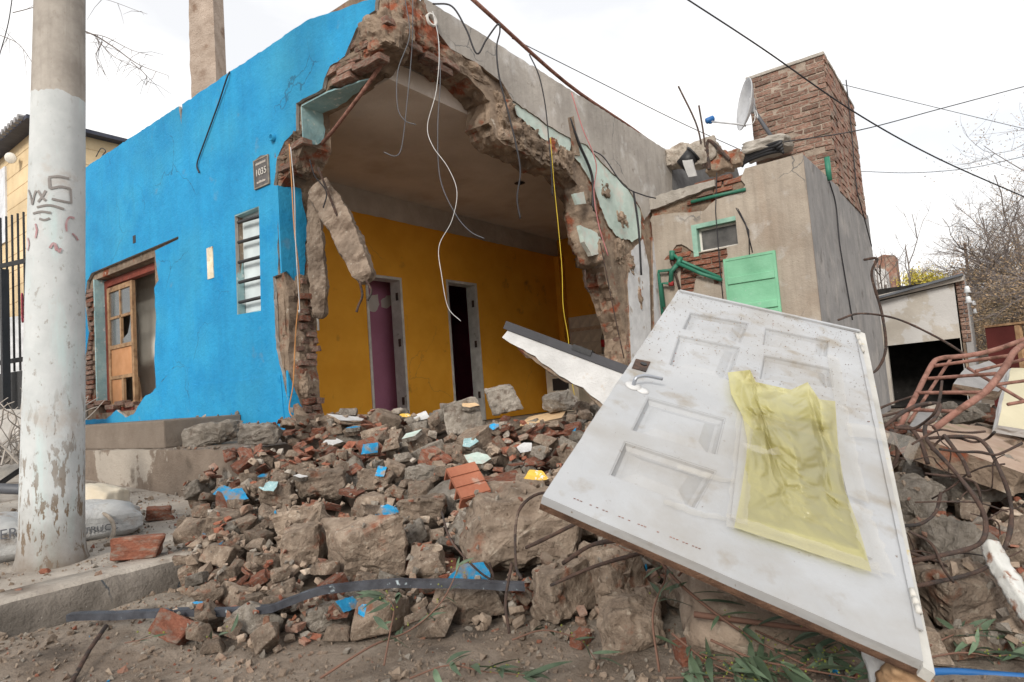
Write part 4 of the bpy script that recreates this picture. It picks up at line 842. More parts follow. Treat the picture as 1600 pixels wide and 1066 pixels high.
for j in range(n+1):
    for i in range(n+1):
        s, tt = i/n, j/n
        p = (1-s)*curve_at(Lc, tt)+s*curve_at(Rc, tt)+(1-tt)*curve_at(Tc, s)+tt*curve_at(Bc, s)-((1-s)*(1-tt)*np.array(Lc[0])+s*(1-tt)*np.array(Rc[0])+(1-s)*tt*np.array(Lc[-1])+s*tt*np.array(Rc[-1]))
        pin = (.16+.84*min(1, (1-tt)*2.6))*min(1, 6*min(s, 1-s)+.12+.2*(1-tt))
        wp = noise.noise_vector(Vector((s*2.0, tt*2.0, 5)))*.28; q = Vector((s*1.35+wp.x-.5*tt, tt*2.5+wp.y, .3))
        v1 = noise.voronoi(q*1.5)[0]; v2 = noise.voronoi(q*3.6+Vector((3,1,0)))[0]; v3 = noise.voronoi(q*8+Vector((1,7,0)))[0]
        fold = .085*(v1[1]-v1[0])+.020*(v2[1]-v2[0])+.005*(v3[1]-v3[0])-.012
        pull = .05*max(0, 1-abs(s-.45-.12*tt)*3.2)*max(0, 1-abs(tt-.42)*2.2)            # the tent-like fold in the middle
        h = .0115+pin*(.03*(1-tt)**1.2+pull+fold*(.6+.5*(1-tt)))
        vs.append(tuple(dray(p[0], p[1], max(.0105, h))))
fs = [(j*(n+1)+i, j*(n+1)+i+1, (j+1)*(n+1)+i+1, (j+1)*(n+1)+i) for j in range(n) for i in range(n)]
me = bpy.data.meshes.new('plastic_sheet'); me.from_pydata(vs, [], fs); me.update(); sheet = obj('plastic_sheet', me, m_sheet, door, True)
m_tape = bpy.data.materials.new('clear_tape'); m_tape.use_nodes = True; b = m_tape.node_tree.nodes['Principled BSDF']; b.inputs['Base Color'].default_value = (.52,.49,.43,1); b.inputs['Roughness'].default_value = .16; b.inputs['Alpha'].default_value = .22; b.inputs['Specular IOR Level'].default_value = .8
def tape(pts, w, seed, lift=.016):
    bm = bmesh.new(); uv = [np.array(duv(*p)) for p in pts]; uv = spline([(u[0], u[1], 0) for u in uv], 10); rows = []
    for i, u in enumerate(uv):
        d = uv[min(i+1, len(uv)-1)]-uv[max(i-1, 0)]; d = d/np.linalg.norm(d); nn = np.array([-d[1], d[0], 0]); row = []
        for k in range(5):
            o_ = (k/4-.5)*w*(1+.35*noise.noise(Vector((i*.5, seed, 0)))); p = u+nn*o_
            h = lift+.006*noise.noise(Vector((p[0]*40, p[1]*40, seed)))+.004*noise.noise(Vector((p[0]*90, p[1]*90, seed)))
            row.append(bm.verts.new(Vector(_bl+DE1*p[0]+DE2*p[1]+DN*h)))
        rows.append(row)
    for a, b_ in zip(rows, rows[1:]):
        for k in range(4): bm.faces.new((a[k], a[k+1], b_[k+1], b_[k]))
    obj('tape_strip', bm, m_tape, door, True)
tape([(1130,822),(1240,858),(1370,902)], .05, 1, .022); tape([(1160,655),(1155,740),(1146,826)], .05, 2, .022); tape([(1306,640),(1320,720),(1334,790)], .06, 3, .022); tape([(1336,800),(1352,850),(1374,905)], .06, 4, .022)
tape([(1058,732),(1110,748),(1155,756)], .022, 5, .006); tape([(1036,786),(1080,802),(1135,815)], .022, 6, .006); tape([(1300,560),(1312,640)], .05, 9, .010); tape([(1150,722),(1190,733),(1220,726)], .03, 10, .06)
fg = bmesh.new(); fp = [[dpt(1318,668,.02), dpt(1322,690,.02)], [dpt(1352,676,.03), dpt(1356,694,.025)], [dpt(1385,686,.03), dpt(1396,704,.02)], [dpt(1420,690,.02), dpt(1425,718,-.02)], [dpt(1438,692,0), dpt(1430,716,-.03)]]
rows = [[fg.verts.new(Vector(a)*(1-k/4)+Vector(b_)*(k/4)+Vector(DN)*.006*noise.noise(Vector((i*2, k, 0)))) for k in range(5)] for i, (a, b_) in enumerate(fp)]
for a, b_ in zip(rows, rows[1:]):
    for k in range(4): fg.faces.new((a[k], a[k+1], b_[k+1], b_[k]))
obj('plastic_flap', fg, m_tape, door, True)
# dirt specks on the door: small crumbs lying on the paint
cb = bmesh.new(); rr = random.Random(3)
for k in range(1300):
    a, b_ = rr.random(), rr.random()**.6; p = np.array([1060,453])*0
    u = np.array(dout[0])*(1-a)*(1-b_)+np.array(dout[1])*a*(1-b_)+np.array(dout[3])*a*b_+np.array(dout[4])*(1-a)*b_
    if in_poly(u, wino): continue
    s = rr.uniform(.0014,.0040)*(1.0 if b_ > .5 else .55)
    if b_ < .45 and rr.random() < .7: continue
    c = Vector(_bl+DE1*u[0]+DE2*u[1]+DN*.001)
    v = [cb.verts.new(c+Vector(DE1)*rr.uniform(-1,1)*s+Vector(DE2)*rr.uniform(-1,1)*s+Vector(DN)*h) for h in (0,0,0,s)]
    for i, j, l in ((0,1,3),(1,2,3),(2,0,3)): cb.faces.new((v[i], v[j], v[l]))
o = obj('dirt_specks', cb, m_mortar, door); o['kind'] = 'stuff'
rs_ = bmesh.new()
for k in range(40):
    tq = k/39; x, y = 898+tq*195, 779+tq*78
    if noise.noise(Vector((k*.37, 0, 0)))+rr.uniform(-.3,.3) > .0: c = dpt(x, y, .0012); slab_bm([(c_[0], c_[1]) for c_ in [duv(x-2.0,y-.3), duv(x+1.6,y+.6), duv(x+1.6,y+1.5), duv(x-1.8,y+.6)]], DFR, .0002, .0012, bm=rs_)
obj('rust_line', rs_, m_rustpink, door)

# ================================================================== THE HEAP
CELL = .025; GX0, GX1, GY0, GY1 = -3.2, 7.0, -5.2, 2.7
NX, NY = int((GX1-GX0)/CELL), int((GY1-GY0)/CELL)
XX, YY = np.meshgrid(GX0+(np.arange(NX)+.5)*CELL, GY0+(np.arange(NY)+.5)*CELL)
Bz = np.zeros_like(XX)
Bz[(YY > -.15) & (XX < 0)] = .16; Bz[(YY > .4) & (XX < 0)] = (.16+.045*(YY-.4))[(YY > .4) & (XX < 0)]
Bz[(YY > .82) & (XX > -.8) & (XX < 0)] = .575; Bz[(YY > 2.16) & (XX > -.74) & (XX < 0)] = .81
Bz[(XX >= 0) & (YY > .0)] = .42
def slope_z(x, y):
    """height of the heap face seen at a picture point: an even slope from toe to crest"""
    v = (y-(608-.075*(x-800)))/F
    if x > 1380: d = 1.35/(.263+v); return max(-.02, .263*d-.5)
    d = 1.489/(.2778+v); return max(-.02, min(.77, .75*(d-2.3)/2.7))
cp = [(x, y) for y in (645,675,710,750,800,850,900,950,990) for x in range(430, 1130, 70)]+[(380,720),(370,760),(350,800),(340,850),(360,890),(400,930)]+[(x, y) for y in (660,700,760,830,910,1000) for x in (1400,1480,1560,1640)]
ctl = [(*pZ(x, y, slope_z(x, y))[:2], slope_z(x, y)) for x, y in cp]
ctl += [(1,1.5,.62),(2,1.5,.60),(3,1.5,.60),(5,1.2,.5),(.8,2.3,.5),(3,2.3,.48),(.3,-2,.42),(1,-2.5,.45),(1.5,-1.5,.55),(2.5,-1,.6),(3.5,-1.5,.55),(3,-3.5,.42),(5,-3,.35),(6,-4,.2),(-2.4,-4,.0),(-3,-2.5,0),(-3.2,-1,0),(-2.5,.5,.1),(-1.6,1.5,.1),(-1.7,.2,.1),(-1.3,.9,.12),(1.5,-4.6,.25),(4,-5,.2),(-1.2,-3.4,.0),(-.9,1.9,.1),(-1,3,.1)]
ctl = np.array(ctl)
def tpsK(d2): return np.where(d2 > 1e-9, d2*np.log(d2+1e-12), 0)
n_ = len(ctl); d2 = ((ctl[:,None,:2]-ctl[None,:,:2])**2).sum(-1); A = np.zeros((n_+3, n_+3)); A[:n_,:n_] = tpsK(d2)+np.eye(n_)*.02; A[:n_,n_] = 1; A[:n_,n_+1:] = ctl[:,:2]; A[n_:,:n_] = A[:n_,n_:].T
wts = np.linalg.solve(A, np.r_[ctl[:,2], 0, 0, 0])
Tz = wts[n_]+wts[n_+1]*XX+wts[n_+2]*YY
for i in range(n_): Tz += wts[i]*tpsK((XX-ctl[i,0])**2+(YY-ctl[i,1])**2)
Tz = np.clip(Tz, -.05, .80); Tz[(YY > 1.25) & (XX < .05)] = -.1; Tz[(YY > .1) & (XX < -1.05)] -= .12*np.clip((YY-.1)/.6, 0, 1)[(YY > .1) & (XX < -1.05)]
# stay below the door
den = DN[2]; Pz = _bl[2]-((XX-_bl[0])*DN[0]+(YY-_bl[1])*DN[1])/den
U = (XX-_bl[0])*DE1[0]+(YY-_bl[1])*DE1[1]+(Pz-_bl[2])*DE1[2]; V = (XX-_bl[0])*DE2[0]+(YY-_bl[1])*DE2[1]+(Pz-_bl[2])*DE2[2]
under = (U > -.06) & (U < .95) & (V > -.08) & (V < 2.1)
LIM = np.where(under, Pz-.06, 9.0)
Tz = np.minimum(Tz, LIM-.04); 
OBST = ((XX > -.04) & (XX < .33) & (YY > 1.36)) | ((XX > 3.5) & (XX < 4.7) & (YY > -.04) & (YY < .33)) | ((XX > 4.53) & (YY > -1.97) & (YY < 0)) | (((XX-pbse[0])**2+(YY-pbse[1])**2) < .21**2) | (YY > 2.58)
def cell(x, y): return min(NX-1, max(0, int((x-GX0)/CELL))), min(NY-1, max(0, int((y-GY0)/CELL)))
def Tat(x, y): i, j = cell(x, y); return max(Tz[j, i], Bz[j, i])
def hit(px, py):
    """where the line of sight through a picture point meets the heap"""
    r = ray(px, py); r = r/np.linalg.norm(r)
    for s in np.arange(1.2, 12, .015):
        p = CAM+r*s
        if p[2] < Tat(p[0], p[1]): return p
    return CAM+r*5
Mz = np.maximum(Tz-.19, Bz-.03)
# earth under the heap, its colour darkened so gaps between stones look shaded
def mound_z(x, y):
    i, j = cell(x, y); v = Vector((x, y, 0)); return Mz[j, i]+.02*noise.noise(v*5)+.012*noise.noise(v*13)
mb = bmesh.new(); st_ = 2; ids = {}
for j in range(0, NY, st_):
    for i in range(0, NX, st_):
        if Tz[j, i] > Bz[j, i]-.005: ids[(i, j)] = mb.verts.new((XX[j, i], YY[j, i], min(mound_z(XX[j, i], YY[j, i]), LIM[j, i]-.02)))
for (i, j), v in ids.items():
    q = [(i, j), (i+st_, j), (i+st_, j+st_), (i, j+st_)]
    if all(c in ids for c in q): mb.faces.new([ids[c] for c in q])
tag(obj('rubble_mound', mb, M('heap_earth', (.12,.09,.068), (.20,.155,.118), 14, 1, 1.0, 40, big=.3), smooth=True), kind='structure')
Hz = np.maximum(Mz, Bz); Hz[OBST] = 3.0

def rock_mesh(seed, cuts=3, dims=(1,.8,.6), amp=.05, npts=15, mat=m_rock):
    rnd = random.Random(seed); bm = bmesh.new()
    for sx in (-1, 1):
        for sy in (-1, 1):
            for sz in (-1, 1):
                f = rnd.choice((1, 1, .9, .72)); bm.verts.new(((sx*.40+rnd.uniform(-.16,.12))*dims[0]*f, (sy*.40+rnd.uniform(-.16,.12))*dims[1]*f, (sz*.40+rnd.uniform(-.16,.12))*dims[2]*f))
    for k in range(npts-8):
        v = Vector((rnd.gauss(0,1), rnd.gauss(0,1), rnd.gauss(0,1))); v.normalize(); v *= rnd.uniform(.46,.56); bm.verts.new((v.x*dims[0], v.y*dims[1], v.z*dims[2]))
    r = bmesh.ops.convex_hull(bm, input=bm.verts[:]); 
    bmesh.ops.delete(bm, geom=[e for e in r['geom_interior'] if isinstance(e, bmesh.types.BMVert)], context='VERTS')
    bmesh.ops.dissolve_limit(bm, angle_limit=.25, verts=bm.verts[:], edges=bm.edges[:]); 
    bmesh.ops.bevel(bm, geom=bm.edges[:], offset=.022, segments=1, affect='EDGES', clamp_overlap=True)
    bmesh.ops.triangulate(bm, faces=bm.faces[:])
    for it in range(3):                                  # even out the faces
        le = [e for e in bm.edges if e.calc_length() > (.22 if cuts == 3 else .10 if cuts > 3 else .34)]
        if not le: break
        bmesh.ops.subdivide_edges(bm, edges=le, cuts=1); bmesh.ops.triangulate(bm, faces=[f for f in bm.faces if len(f.verts) > 3])
    bm.normal_update()
    for v in bm.verts:
        q = v.co*3.2+Vector((seed*3.7, seed*1.3, seed*2.9)); a = noise.noise(q)*.55+noise.noise(q*2.6)*.35+noise.noise(q*6.5)*.30+((noise.noise(q*13)*.22+(.5-abs(noise.noise(q*1.6+Vector((4,1,2)))))*.5) if cuts > 3 else 0)
        v.co += v.normal*a*amp*1.6
    me = bpy.data.meshes.new('rubble_chunk'); bm.to_mesh(me); bm.free(); me.materials.append(mat)
    me.polygons.foreach_set('use_smooth', [False]*len(me.polygons)); return me
def verts_of(me): a = np.empty(len(me.vertices)*3); me.vertices.foreach_get('co', a); return a.reshape(-1, 3)
def drop(me, x, y, rot, scale, sink=.12, limit=None, dry=False):
    """rest a stone at (x,y) on what already lies there; returns its z or None"""
    R = np.array(Euler(rot).to_matrix()); v = (verts_of(me)*np.array(scale))@R.T
    ci = ((v[:,0]+x-GX0)/CELL).astype(int); cj = ((v[:,1]+y-GY0)/CELL).astype(int)
    if ci.min() < 0 or cj.min() < 0 or ci.max() >= NX or cj.max() >= NY: return None
    bot = {}; top = {}
    for a, b_, zv in zip(ci, cj, v[:,2]):
        k = (a, b_)
        if k not in bot or zv < bot[k]: bot[k] = zv
        if k not in top or zv > top[k]: top[k] = zv
    need = sorted(((Hz[b_, a]-zv) for (a, b_), zv in bot.items()), reverse=True)
    if need[0] > 2: return None
    z = need[min(len(need)-1, max(2, len(need)//10))]-sink*(v[:,2].max()-v[:,2].min())
    for (a, b_), zv in top.items():
        if zv+z > LIM[b_, a]: return None
    if limit is not None and z+v[:,2].max() > limit: return None
    if not dry:
        for (a, b_), zv in top.items(): Hz[b_, a] = max(Hz[b_, a], zv+z)
    return z

HERO = [  # picture box (x0, x1, y_bottom), flatness, yaw, material, label
 ((722,905,912), (1,.85,.78), .3, m_rock, 'largest brown masonry boulder with rusty wire, left of the door'),
 ((515,637,918), (1,.9,.95), 1.1, m_rock, 'big rounded boulder with brick core at the foot of the heap'),
 ((915,1022,968), (1,.9,.95), 2.0, m_rock, 'brown knobbly boulder standing in front of the door edge'),
 ((932,1062,1028), (1,.8,.5), .4, m_rock, 'flat brown chunk lying under the boulder before the door'),
 ((830,930,985), (1,.8,.9), 2.6, m_rock, 'dark chunk in shade between the large boulder and the door'),
 ((440,520,900), (1,.8,.9), .9, m_rock, 'brown chunk leaning against the brick-cored boulder'),
 ((690,790,985), (1,.8,.6), .2, m_rock, 'grey-brown chunk with blue paint edge lying beside the leaves'),
 ((480,560,995), (1,.55,.45), .5, m_rockg, 'pale wedge of concrete on the dirt in front of the heap'),
 ((296,378,700), (1,.5,.45), -.6, m_rockg, 'flat concrete wedge lying on the terrace ledge'),
 ((380,440,698), (1,.8,.6), .5, m_rockg, 'rounded concrete lump on the end of the ledge'),
 ((635,690,765), (1,.6,.6), .8, m_rockg, 'squared tan block in the middle of the heap'),
 ((690,760,690), (1,.9,.9), .8, m_rockg, 'grey rounded lump on the crest before the doorways'),
 ((760,815,650), (1,.8,.8), .3, m_rockg, 'pale grey chunk on the crest below the dark doorway'),
 ((845,905,645), (1,.8,.6), .3, m_rockg, 'grey concrete chunk on the crest below the white oven'),
 ((560,620,775), (1,.8,.6), .1, m_rock, 'brown lump above the blue shard in mid heap'),
 ((470,540,790), (1,.8,.7), 1.3, m_rock, 'dusty brown block on the left side of the heap'),
 ((405,470,800), (1,.8,.7), .3, m_rock, 'dusty brown chunk above the sidewalk at the heap edge'),
 ((620,700,830), (1,.8,.6), .3, m_rock, 'brown chunk just below the ribbed red tile'),
 ((430,520,870), (1,.8,.7), .9, m_rock, 'earthy chunk low on the left flank of the heap'),
 ((1395,1480,830), (1,.8,.9), .9, m_rockg, 'large grey concrete chunk right beside the door hinge'),
 ((1480,1580,800), (1,.8,.8), .4, m_rockg, 'speckled concrete boulder under the rusty bars'),
 ((1455,1560,920), (1,.8,.8), 1.4, m_rockg, 'pale concrete chunk wrapped by bent rebar'),
 ((1450,1575,1005), (1,.7,.6), .7, m_rock, 'reddish rounded stone at the right above the blue pipe'),
 ((1540,1615,960), (1,.6,.5), 1.8, m_rock, 'brown stone at the far right edge'),
]
rh = random.Random(21)
for k, ((x0, x1, yb), dm, yaw, mat, lab) in enumerate(HERO):
    me = rock_mesh(300+k, 5, dm, .060, 12, mat)
    p = hit((x0+x1)/2, yb-4); d = np.linalg.norm(p-CAM); wdt = (x1-x0)*d/F*.98
    fwd = ray((x0+x1)/2, yb); fwd = fwd[:2]/np.linalg.norm(fwd[:2]); p2 = p[:2]+fwd*wdt*.38
    rot = (rh.uniform(-.2,.2), rh.uniform(-.2,.2), math.atan2(-.8,.6)+yaw*.3)
    Rm = np.array(Euler(rot).to_matrix()); vv = (verts_of(me)*wdt)@Rm.T; z = Tat(*p[:2])-.06*wdt-vv[:,2].min()
    ii = ((vv[:,0]+p2[0]-GX0)/CELL).astype(int); jj = ((vv[:,1]+p2[1]-GY0)/CELL).astype(int)
    for a_, b_, zv in zip(ii, jj, vv[:,2]):
        if 0 <= a_ < NX and 0 <= b_ < NY: Hz[b_, a_] = max(Hz[b_, a_], zv+z)
    o = place('rubble_boulder', me, (p2[0], p2[1], z), rot, (wdt,)*3); tag(o, lab, 'rubble')

PR = [rock_mesh(500+k, 3, (1, random.Random(k).uniform(.6,.95), random.Random(k+50).uniform(.42,.8)), .028, 10+k % 4) for k in range(16)]
PRG = []
for me in PR[:10]: c = me.copy(); c.materials[0] = m_rockg; PRG.append(c)
PB = []
for s in range(6):                                    # brick ends
    rnd = random.Random(40+s); bm = bmesh.new(); bmesh.ops.create_cube(bm, size=1)
    for v in bm.verts:
        if v.co.x > 0: v.co.x += rnd.uniform(-.3,.1)
    bmesh.ops.bevel(bm, geom=bm.edges[:], offset=.05, segments=1, affect='EDGES'); bmesh.ops.triangulate(bm, faces=bm.faces[:])
    for it in range(2): bmesh.ops.subdivide_edges(bm, edges=[e for e in bm.edges if e.calc_length() > .3], cuts=1); bmesh.ops.triangulate(bm, faces=[f for f in bm.faces if len(f.verts) > 3])
    bm.normal_update()
    for v in bm.verts: v.co += v.normal*noise.noise(v.co*4+Vector((s*3, 0, 0)))*.06
    me = bpy.data.meshes.new('brick_fragment'); bm.to_mesh(me); bm.free(); me.materials.append(m_brick); PB.append(me)
def shard(seed, face, back, th=.16):
    rnd = random.Random(seed); n = rnd.randint(4, 6); a0 = rnd.uniform(0, 6); pts = [(math.cos(a0+2*PI*i/n+rnd.uniform(-.3,.3))*rnd.uniform(.22,.42), math.sin(a0+2*PI*i/n+rnd.uniform(-.3,.3))*rnd.uniform(.38,.56)) for i in range(n)]
    bm = slab_bm(jag(pts, .035, .09, None, seed), FLAT, -th, 0, rough=.03, steps=3, edge_mat=1)
    for f in bm.faces:
        if f.calc_center_median().z < -th*.9: f.material_index = 1
    me = bpy.data.meshes.new('painted_shard'); bmesh.ops.recalc_face_normals(bm, faces=bm.faces[:]); bm.to_mesh(me); bm.free(); me.materials.append(face); me.materials.append(back); return me
m_blueshard = M('blue_shard_paint', (.015,.25,.52), (.025,.31,.59), 8, .75, .5, 60, rand=True, patches=[((.45,.48,.48), 5, .66, .03, 1), ((.27,.225,.18), 2.6, .58, .08, 2)])
m_terra = M('terracotta_tile', (.30,.105,.062), (.38,.15,.09), 9, .85, .4, 60, rand=True, patches=[((.42,.35,.29), 6, .66, .05, 1)])
m_yelshard = M('yellow_shard_paint', (.70,.42,.06), (.78,.50,.10), 8, .7, .3, 60, patches=[((.7,.68,.64), 7, .60, .02, 1)])
m_peach = M('peach_shard', (.62,.42,.24), (.70,.50,.30), 8, .8, .3)
# painted shards and other pieces one can point at: (x, y, width px, face, tilt towards the viewer, label)
SH = [
 (578,703,30,m_blueshard,.9,'upright sky blue plaster shard high in the heap'), (597,797,48,m_blueshard,.5,'blue plaster shard on top of the brick-cored boulder'), (368,776,34,m_blueshard,.8,'blue plaster shard leaning at the left edge by the ledge'), (349,769,22,m_blueshard,1.1,'narrow blue shard nearest the ledge wall'),
 (420,762,26,m_bluereveal,.6,'pale blue shard on the left flank'), (735,692,26,m_bluereveal,.8,'pale blue squared shard right of mid heap'), (750,715,42,m_green,.5,'pale green plaster slab right of mid heap'), (645,677,36,m_green,.3,'grey-green plaster piece near the crest'),
 (595,738,22,m_blueshard,1.2,'slim blue shard in the centre of the heap'), (772,667,18,m_blueshard,.9,'small blue shard near the crest on the right'), (193,799,38,m_blueshard,.15,'blue chip lying flat on the sidewalk'), (553,668,20,m_blueshard,.2,'small blue chip under the broken pier'),
 (838,745,40,m_yelshard,.8,'yellow and white painted chunk beside the door edge'), (735,632,34,m_peach,.4,'peach painted shard on the crest by the dark doorway'), (850,648,80,m_peach,.2,'long peach plank of plaster on the crest'), (634,650,18,m_yelshard,.7,'small yellow shard below the mauve doorway'),
 (545,650,60,m_wplaster,.2,'white plaster flake on the crest below the mauve doorway'), (660,650,34,m_wplaster,.6,'round white plaster piece between the doorways'), (820,700,26,m_wplaster,.9,'white plaster flake on edge beside the door'), (410,745,16,m_blueshard,.4,'tiny blue chip above the sidewalk'),
 (735,898,60,m_blueshard,1.45,'concrete piece with deep blue face under the large boulder'), (545,948,34,m_blueshard,1.0,'blue faced chip beneath the black strip'), (570,958,20,m_blueshard,1.2,'small dark blue chip beneath the black strip'), (310,945,14,m_blueshard,.1,'tiny blue chip on the dirt by the kerb'),
 (520,690,30,m_wplaster,.5,'whitish plaster flake under the broken pier'), (470,745,20,m_wplaster,.5,'small whitish flake on the left flank'),
]
# bricks lying about
BK = [((190,258,876), .3, 'whole red brick with mortar lying on the sidewalk by the pole'), ((335,408,922), .5, 'red brick end lying in the gutter below the kerb'), ((235,272,815), .8, 'half brick with white mortar on the sidewalk'), ((323,372,852), 1.2, 'red brick chunk at the left toe of the heap'), ((303,360,818), .2, 'long brick leaning at the left toe of the heap'),
      ((890,930,1012), 1.3, 'red brick end in front of the dark chunk'), ((1062,1130,1042), .4, 'orange brick end among leaves below the door'), ((692,726,880), 1.5, 'orange brick shard stuck above the blue faced piece'), ((640,720,868), .1, 'flat red brick piece right of the big boulder'), ((1440,1475,760), .4, 'rusty brown brick end under the rusty bars'), ((340,390,968), .1, 'flat orange tile shard beside the black strip'), ((498,530,640), .4, 'broken hollow red brick at the foot of the pier'), ((512,548,625), .9, 'upper hollow red brick fragment at the foot of the pier'), ((475,515,655), .2, 'red brick slab lying against the foot of the pier'), ((520,560,660), 1.2, 'terracotta shard right of the foot of the pier'), ((545,590,668), .6, 'flat terracotta shard on the crest near the pier'),((275,292,826), .1, 'small round brick crumb on the sidewalk')]
for k, ((x0, x1, yb), yaw, lab) in enumerate(BK):
    p = hit((x0+x1)/2, yb-3); d = np.linalg.norm(p-CAM); wd = (x1-x0)*d/F; me = PB[k % 6]
    sc = (wd, wd*.5, wd*.42) if k != 10 and k < 15 else (wd, wd*.5, wd*.16); fwd = ray((x0+x1)/2, yb)[:2]; fwd = fwd/np.linalg.norm(fwd); p2 = p[:2]+fwd*wd*.2
    rot = (rh.uniform(-.15,.15), rh.uniform(-.15,.15), math.atan2(-.8,.6)+yaw-.3); z = drop(me, p2[0], p2[1], rot, sc, .08)
    if z is None: z = Tat(p2[0], p2[1])
    tag(place('brick_fragment', me, (p2[0], p2[1], z), rot, sc), lab, 'brick')

def px_of(p):
    q = RW.T@(np.array(p)-CAM); return 800+F*q[0]/q[2], 533+F*q[1]/q[2], q[2]
def zone(px, py):
    if px > 1380: return 'under the bar frame at the right' if py < 720 else 'beside the door hinges at the right' if px < 1480 else 'near the right edge below the rebar'
    if px > 940 and py > 690: return 'in the shade below the door edge'
    if py < 665: return 'on the crest under the broken pier' if px < 560 else 'on the crest below the mauve doorway' if px < 690 else 'on the crest below the dark doorway' if px < 800 else 'on the crest below the white wall piece'
    if px < 400: return 'at the end of the terrace ledge'
    if py < 740: return 'on the upper slope left, by the pier' if px < 560 else 'on the upper slope between the doorways' if px < 740 else 'on the upper slope beside the door'
    if py > 870: return 'at the toe left, above the black strip' if px < 520 else 'at the toe around the brick-cored boulder' if px < 690 else 'at the toe around the largest boulder'
    return 'on the left flank above the sidewalk' if px < 500 else 'mid slope above the brick-cored boulder' if px < 650 else 'mid slope above the largest boulder'
rr = random.Random(77); SMALL = []
def rubble(count, lo, hi, big_first, asobj, tmax):
    made = tries = 0
    while made < count and tries < tmax:
        tries += 1; u = rr.random()
        px, py = (rr.uniform(300, 1080), 625+380*rr.random()**.85) if u < .84 else (rr.uniform(1370, 1640), rr.uniform(640, 1040))
        p = hit(px, py); d = np.linalg.norm(p-CAM); x, y = p[0]+rr.uniform(-.06,.06), p[1]+rr.uniform(-.06,.06); i, j = cell(x, y)
        if d > 7.5 or OBST[j, i] or Tz[j, i] < Bz[j, i]-.01: continue
        t_ = rr.random(); red = (px < 600 and py < 740) or (780 < px < 900 and py < 760); s = lo+(hi-lo)*rr.random()**1.7; crest = py < 690 and px > 620
        if px < 470: s *= .8
        if t_ < (.30 if crest else .66): kind = 'mortar'; me = rr.choice(PR); sc = (s,)*3
        elif t_ < (.92 if crest else .84): kind = 'concrete'; me = rr.choice(PRG); sc = (s,)*3
        else: kind = 'brick'; me = rr.choice(PB); s = min(s, .2); sc = (s, s*.62, s*rr.choice((.2,.42,.5)))
        if red and s < .16 and rr.random() < .45: kind = 'brick'; me = rr.choice(PB); sc = (s, s*.6, s*rr.choice((.10,.14,.3)))
        rot = (rr.uniform(-.6,.6), rr.uniform(-.6,.6), rr.uniform(0, 6.28))
        z = drop(me, x, y, rot, sc, .05, Tat(x, y)+.07+.32*s)
        if z is None: continue
        made += 1
        if not asobj: SMALL.append((me, x, y, z, rot, sc, kind)); continue
        qx, qy, qd = px_of((x, y, z)); zn = zone(qx, qy); w_px = s*F/max(1, qd); big = 'large' if w_px > 56 else 'fist-sized' if w_px > 36 else 'small'
        nm_ = big+' '+{'mortar': 'brown mortar chunk', 'concrete': 'grey concrete chunk', 'brick': 'red brick fragment'}[kind]
        o = place({'mortar': 'mortar_chunk', 'concrete': 'concrete_chunk', 'brick': 'brick_fragment'}[kind], me, (x, y, z), rot, sc)
        tag(o, f'{nm_} {zn}', 'brick' if kind == 'brick' else 'rubble', f'{nm_}s {zn}')
rubble(36, .24, .36, 1, True, 1200); rubble(200, .15, .26, 1, True, 6000); rubble(400, .095, .17, 0, True, 9000); rubble(900, .035, .095, 0, False, 8000)
def hitH(px, py):
    """where the line of sight meets the stones already laid"""
    r = ray(px, py); r = r/np.linalg.norm(r)
    for s in np.arange(1.2, 9, .012):
        p = CAM+r*s; i, j = cell(p[0], p[1])
        if Hz[j, i] < 2 and p[2] < Hz[j, i]: return p
    return hit(px, py)
for k, (px, py, wp, face, tilt, lab) in enumerate(SH):
    p = hitH(px, py+wp*.1); d = np.linalg.norm(p-CAM); s = wp*d/F*1.15; me = shard(700+k, face, m_rockg if k % 2 else m_mortar, min(.3, max(.06, .028/s)))
    vz = math.atan2((CAM-p)[1], (CAM-p)[0]); rot = Euler((rh.uniform(-.25,.25), tilt, vz))
    o = place('painted_shard', me, p+np.array([0,0,.012])+(CAM-p)/d*.01, rot, (s,)*3); tag(o, lab, 'shard')
# ribbed terracotta block above the big boulder
p = hitH(733,768); rt_ = bmesh.new(); box_bm((-.09,-.07,-.012),(.09,.07,0), rt_)
for k in range(3): box_bm((-.09+.06*k+.004,-.07,.0002), (-.09+.06*k+.056,.07,.006), rt_, bevel=.002)
for x in (-.085, -.03, .03, .08): box_bm((x-.005,-.07,-.07), (x+.005,.07,-.0125), rt_)
me = bpy.data.meshes.new('hollow_tile'); bmesh.ops.recalc_face_normals(rt_, faces=rt_.faces[:]); rt_.to_mesh(me); rt_.free(); me.materials.append(m_terra)
tag(place('hollow_tile', me, p+np.array([0,0,.05]), Euler((.15,.75,math.atan2((CAM-p)[1],(CAM-p)[0])+.5)), (1.0,)*3), 'ribbed red hollow tile piece above the largest boulder', 'tile')
sv_, sf_, sm_, n0 = [], [], [], 0
for me, x, y, z, rot, sc, kind in SMALL:
    v = (verts_of(me)*np.array(sc))@np.array(Euler(rot).to_matrix()).T+np.array([x, y, z]); sv_.append(v); k = {'mortar': 0, 'concrete': 1, 'brick': 2}[kind]
    for f in me.polygons: sf_.append([n0+q for q in f.vertices]); sm_.append(k)
    n0 += len(v)
sme = bpy.data.meshes.new('rubble_pieces'); sme.from_pydata(np.vstack(sv_).tolist(), [], sf_); sme.update(); sme.polygons.foreach_set('material_index', sm_)
for m in (m_rock, m_rockg, m_brick): sme.materials.append(m)
tag(obj('rubble_pieces', sme), 'mass of small broken pieces filling the gaps of the heap', 'rubble', kind='stuff')
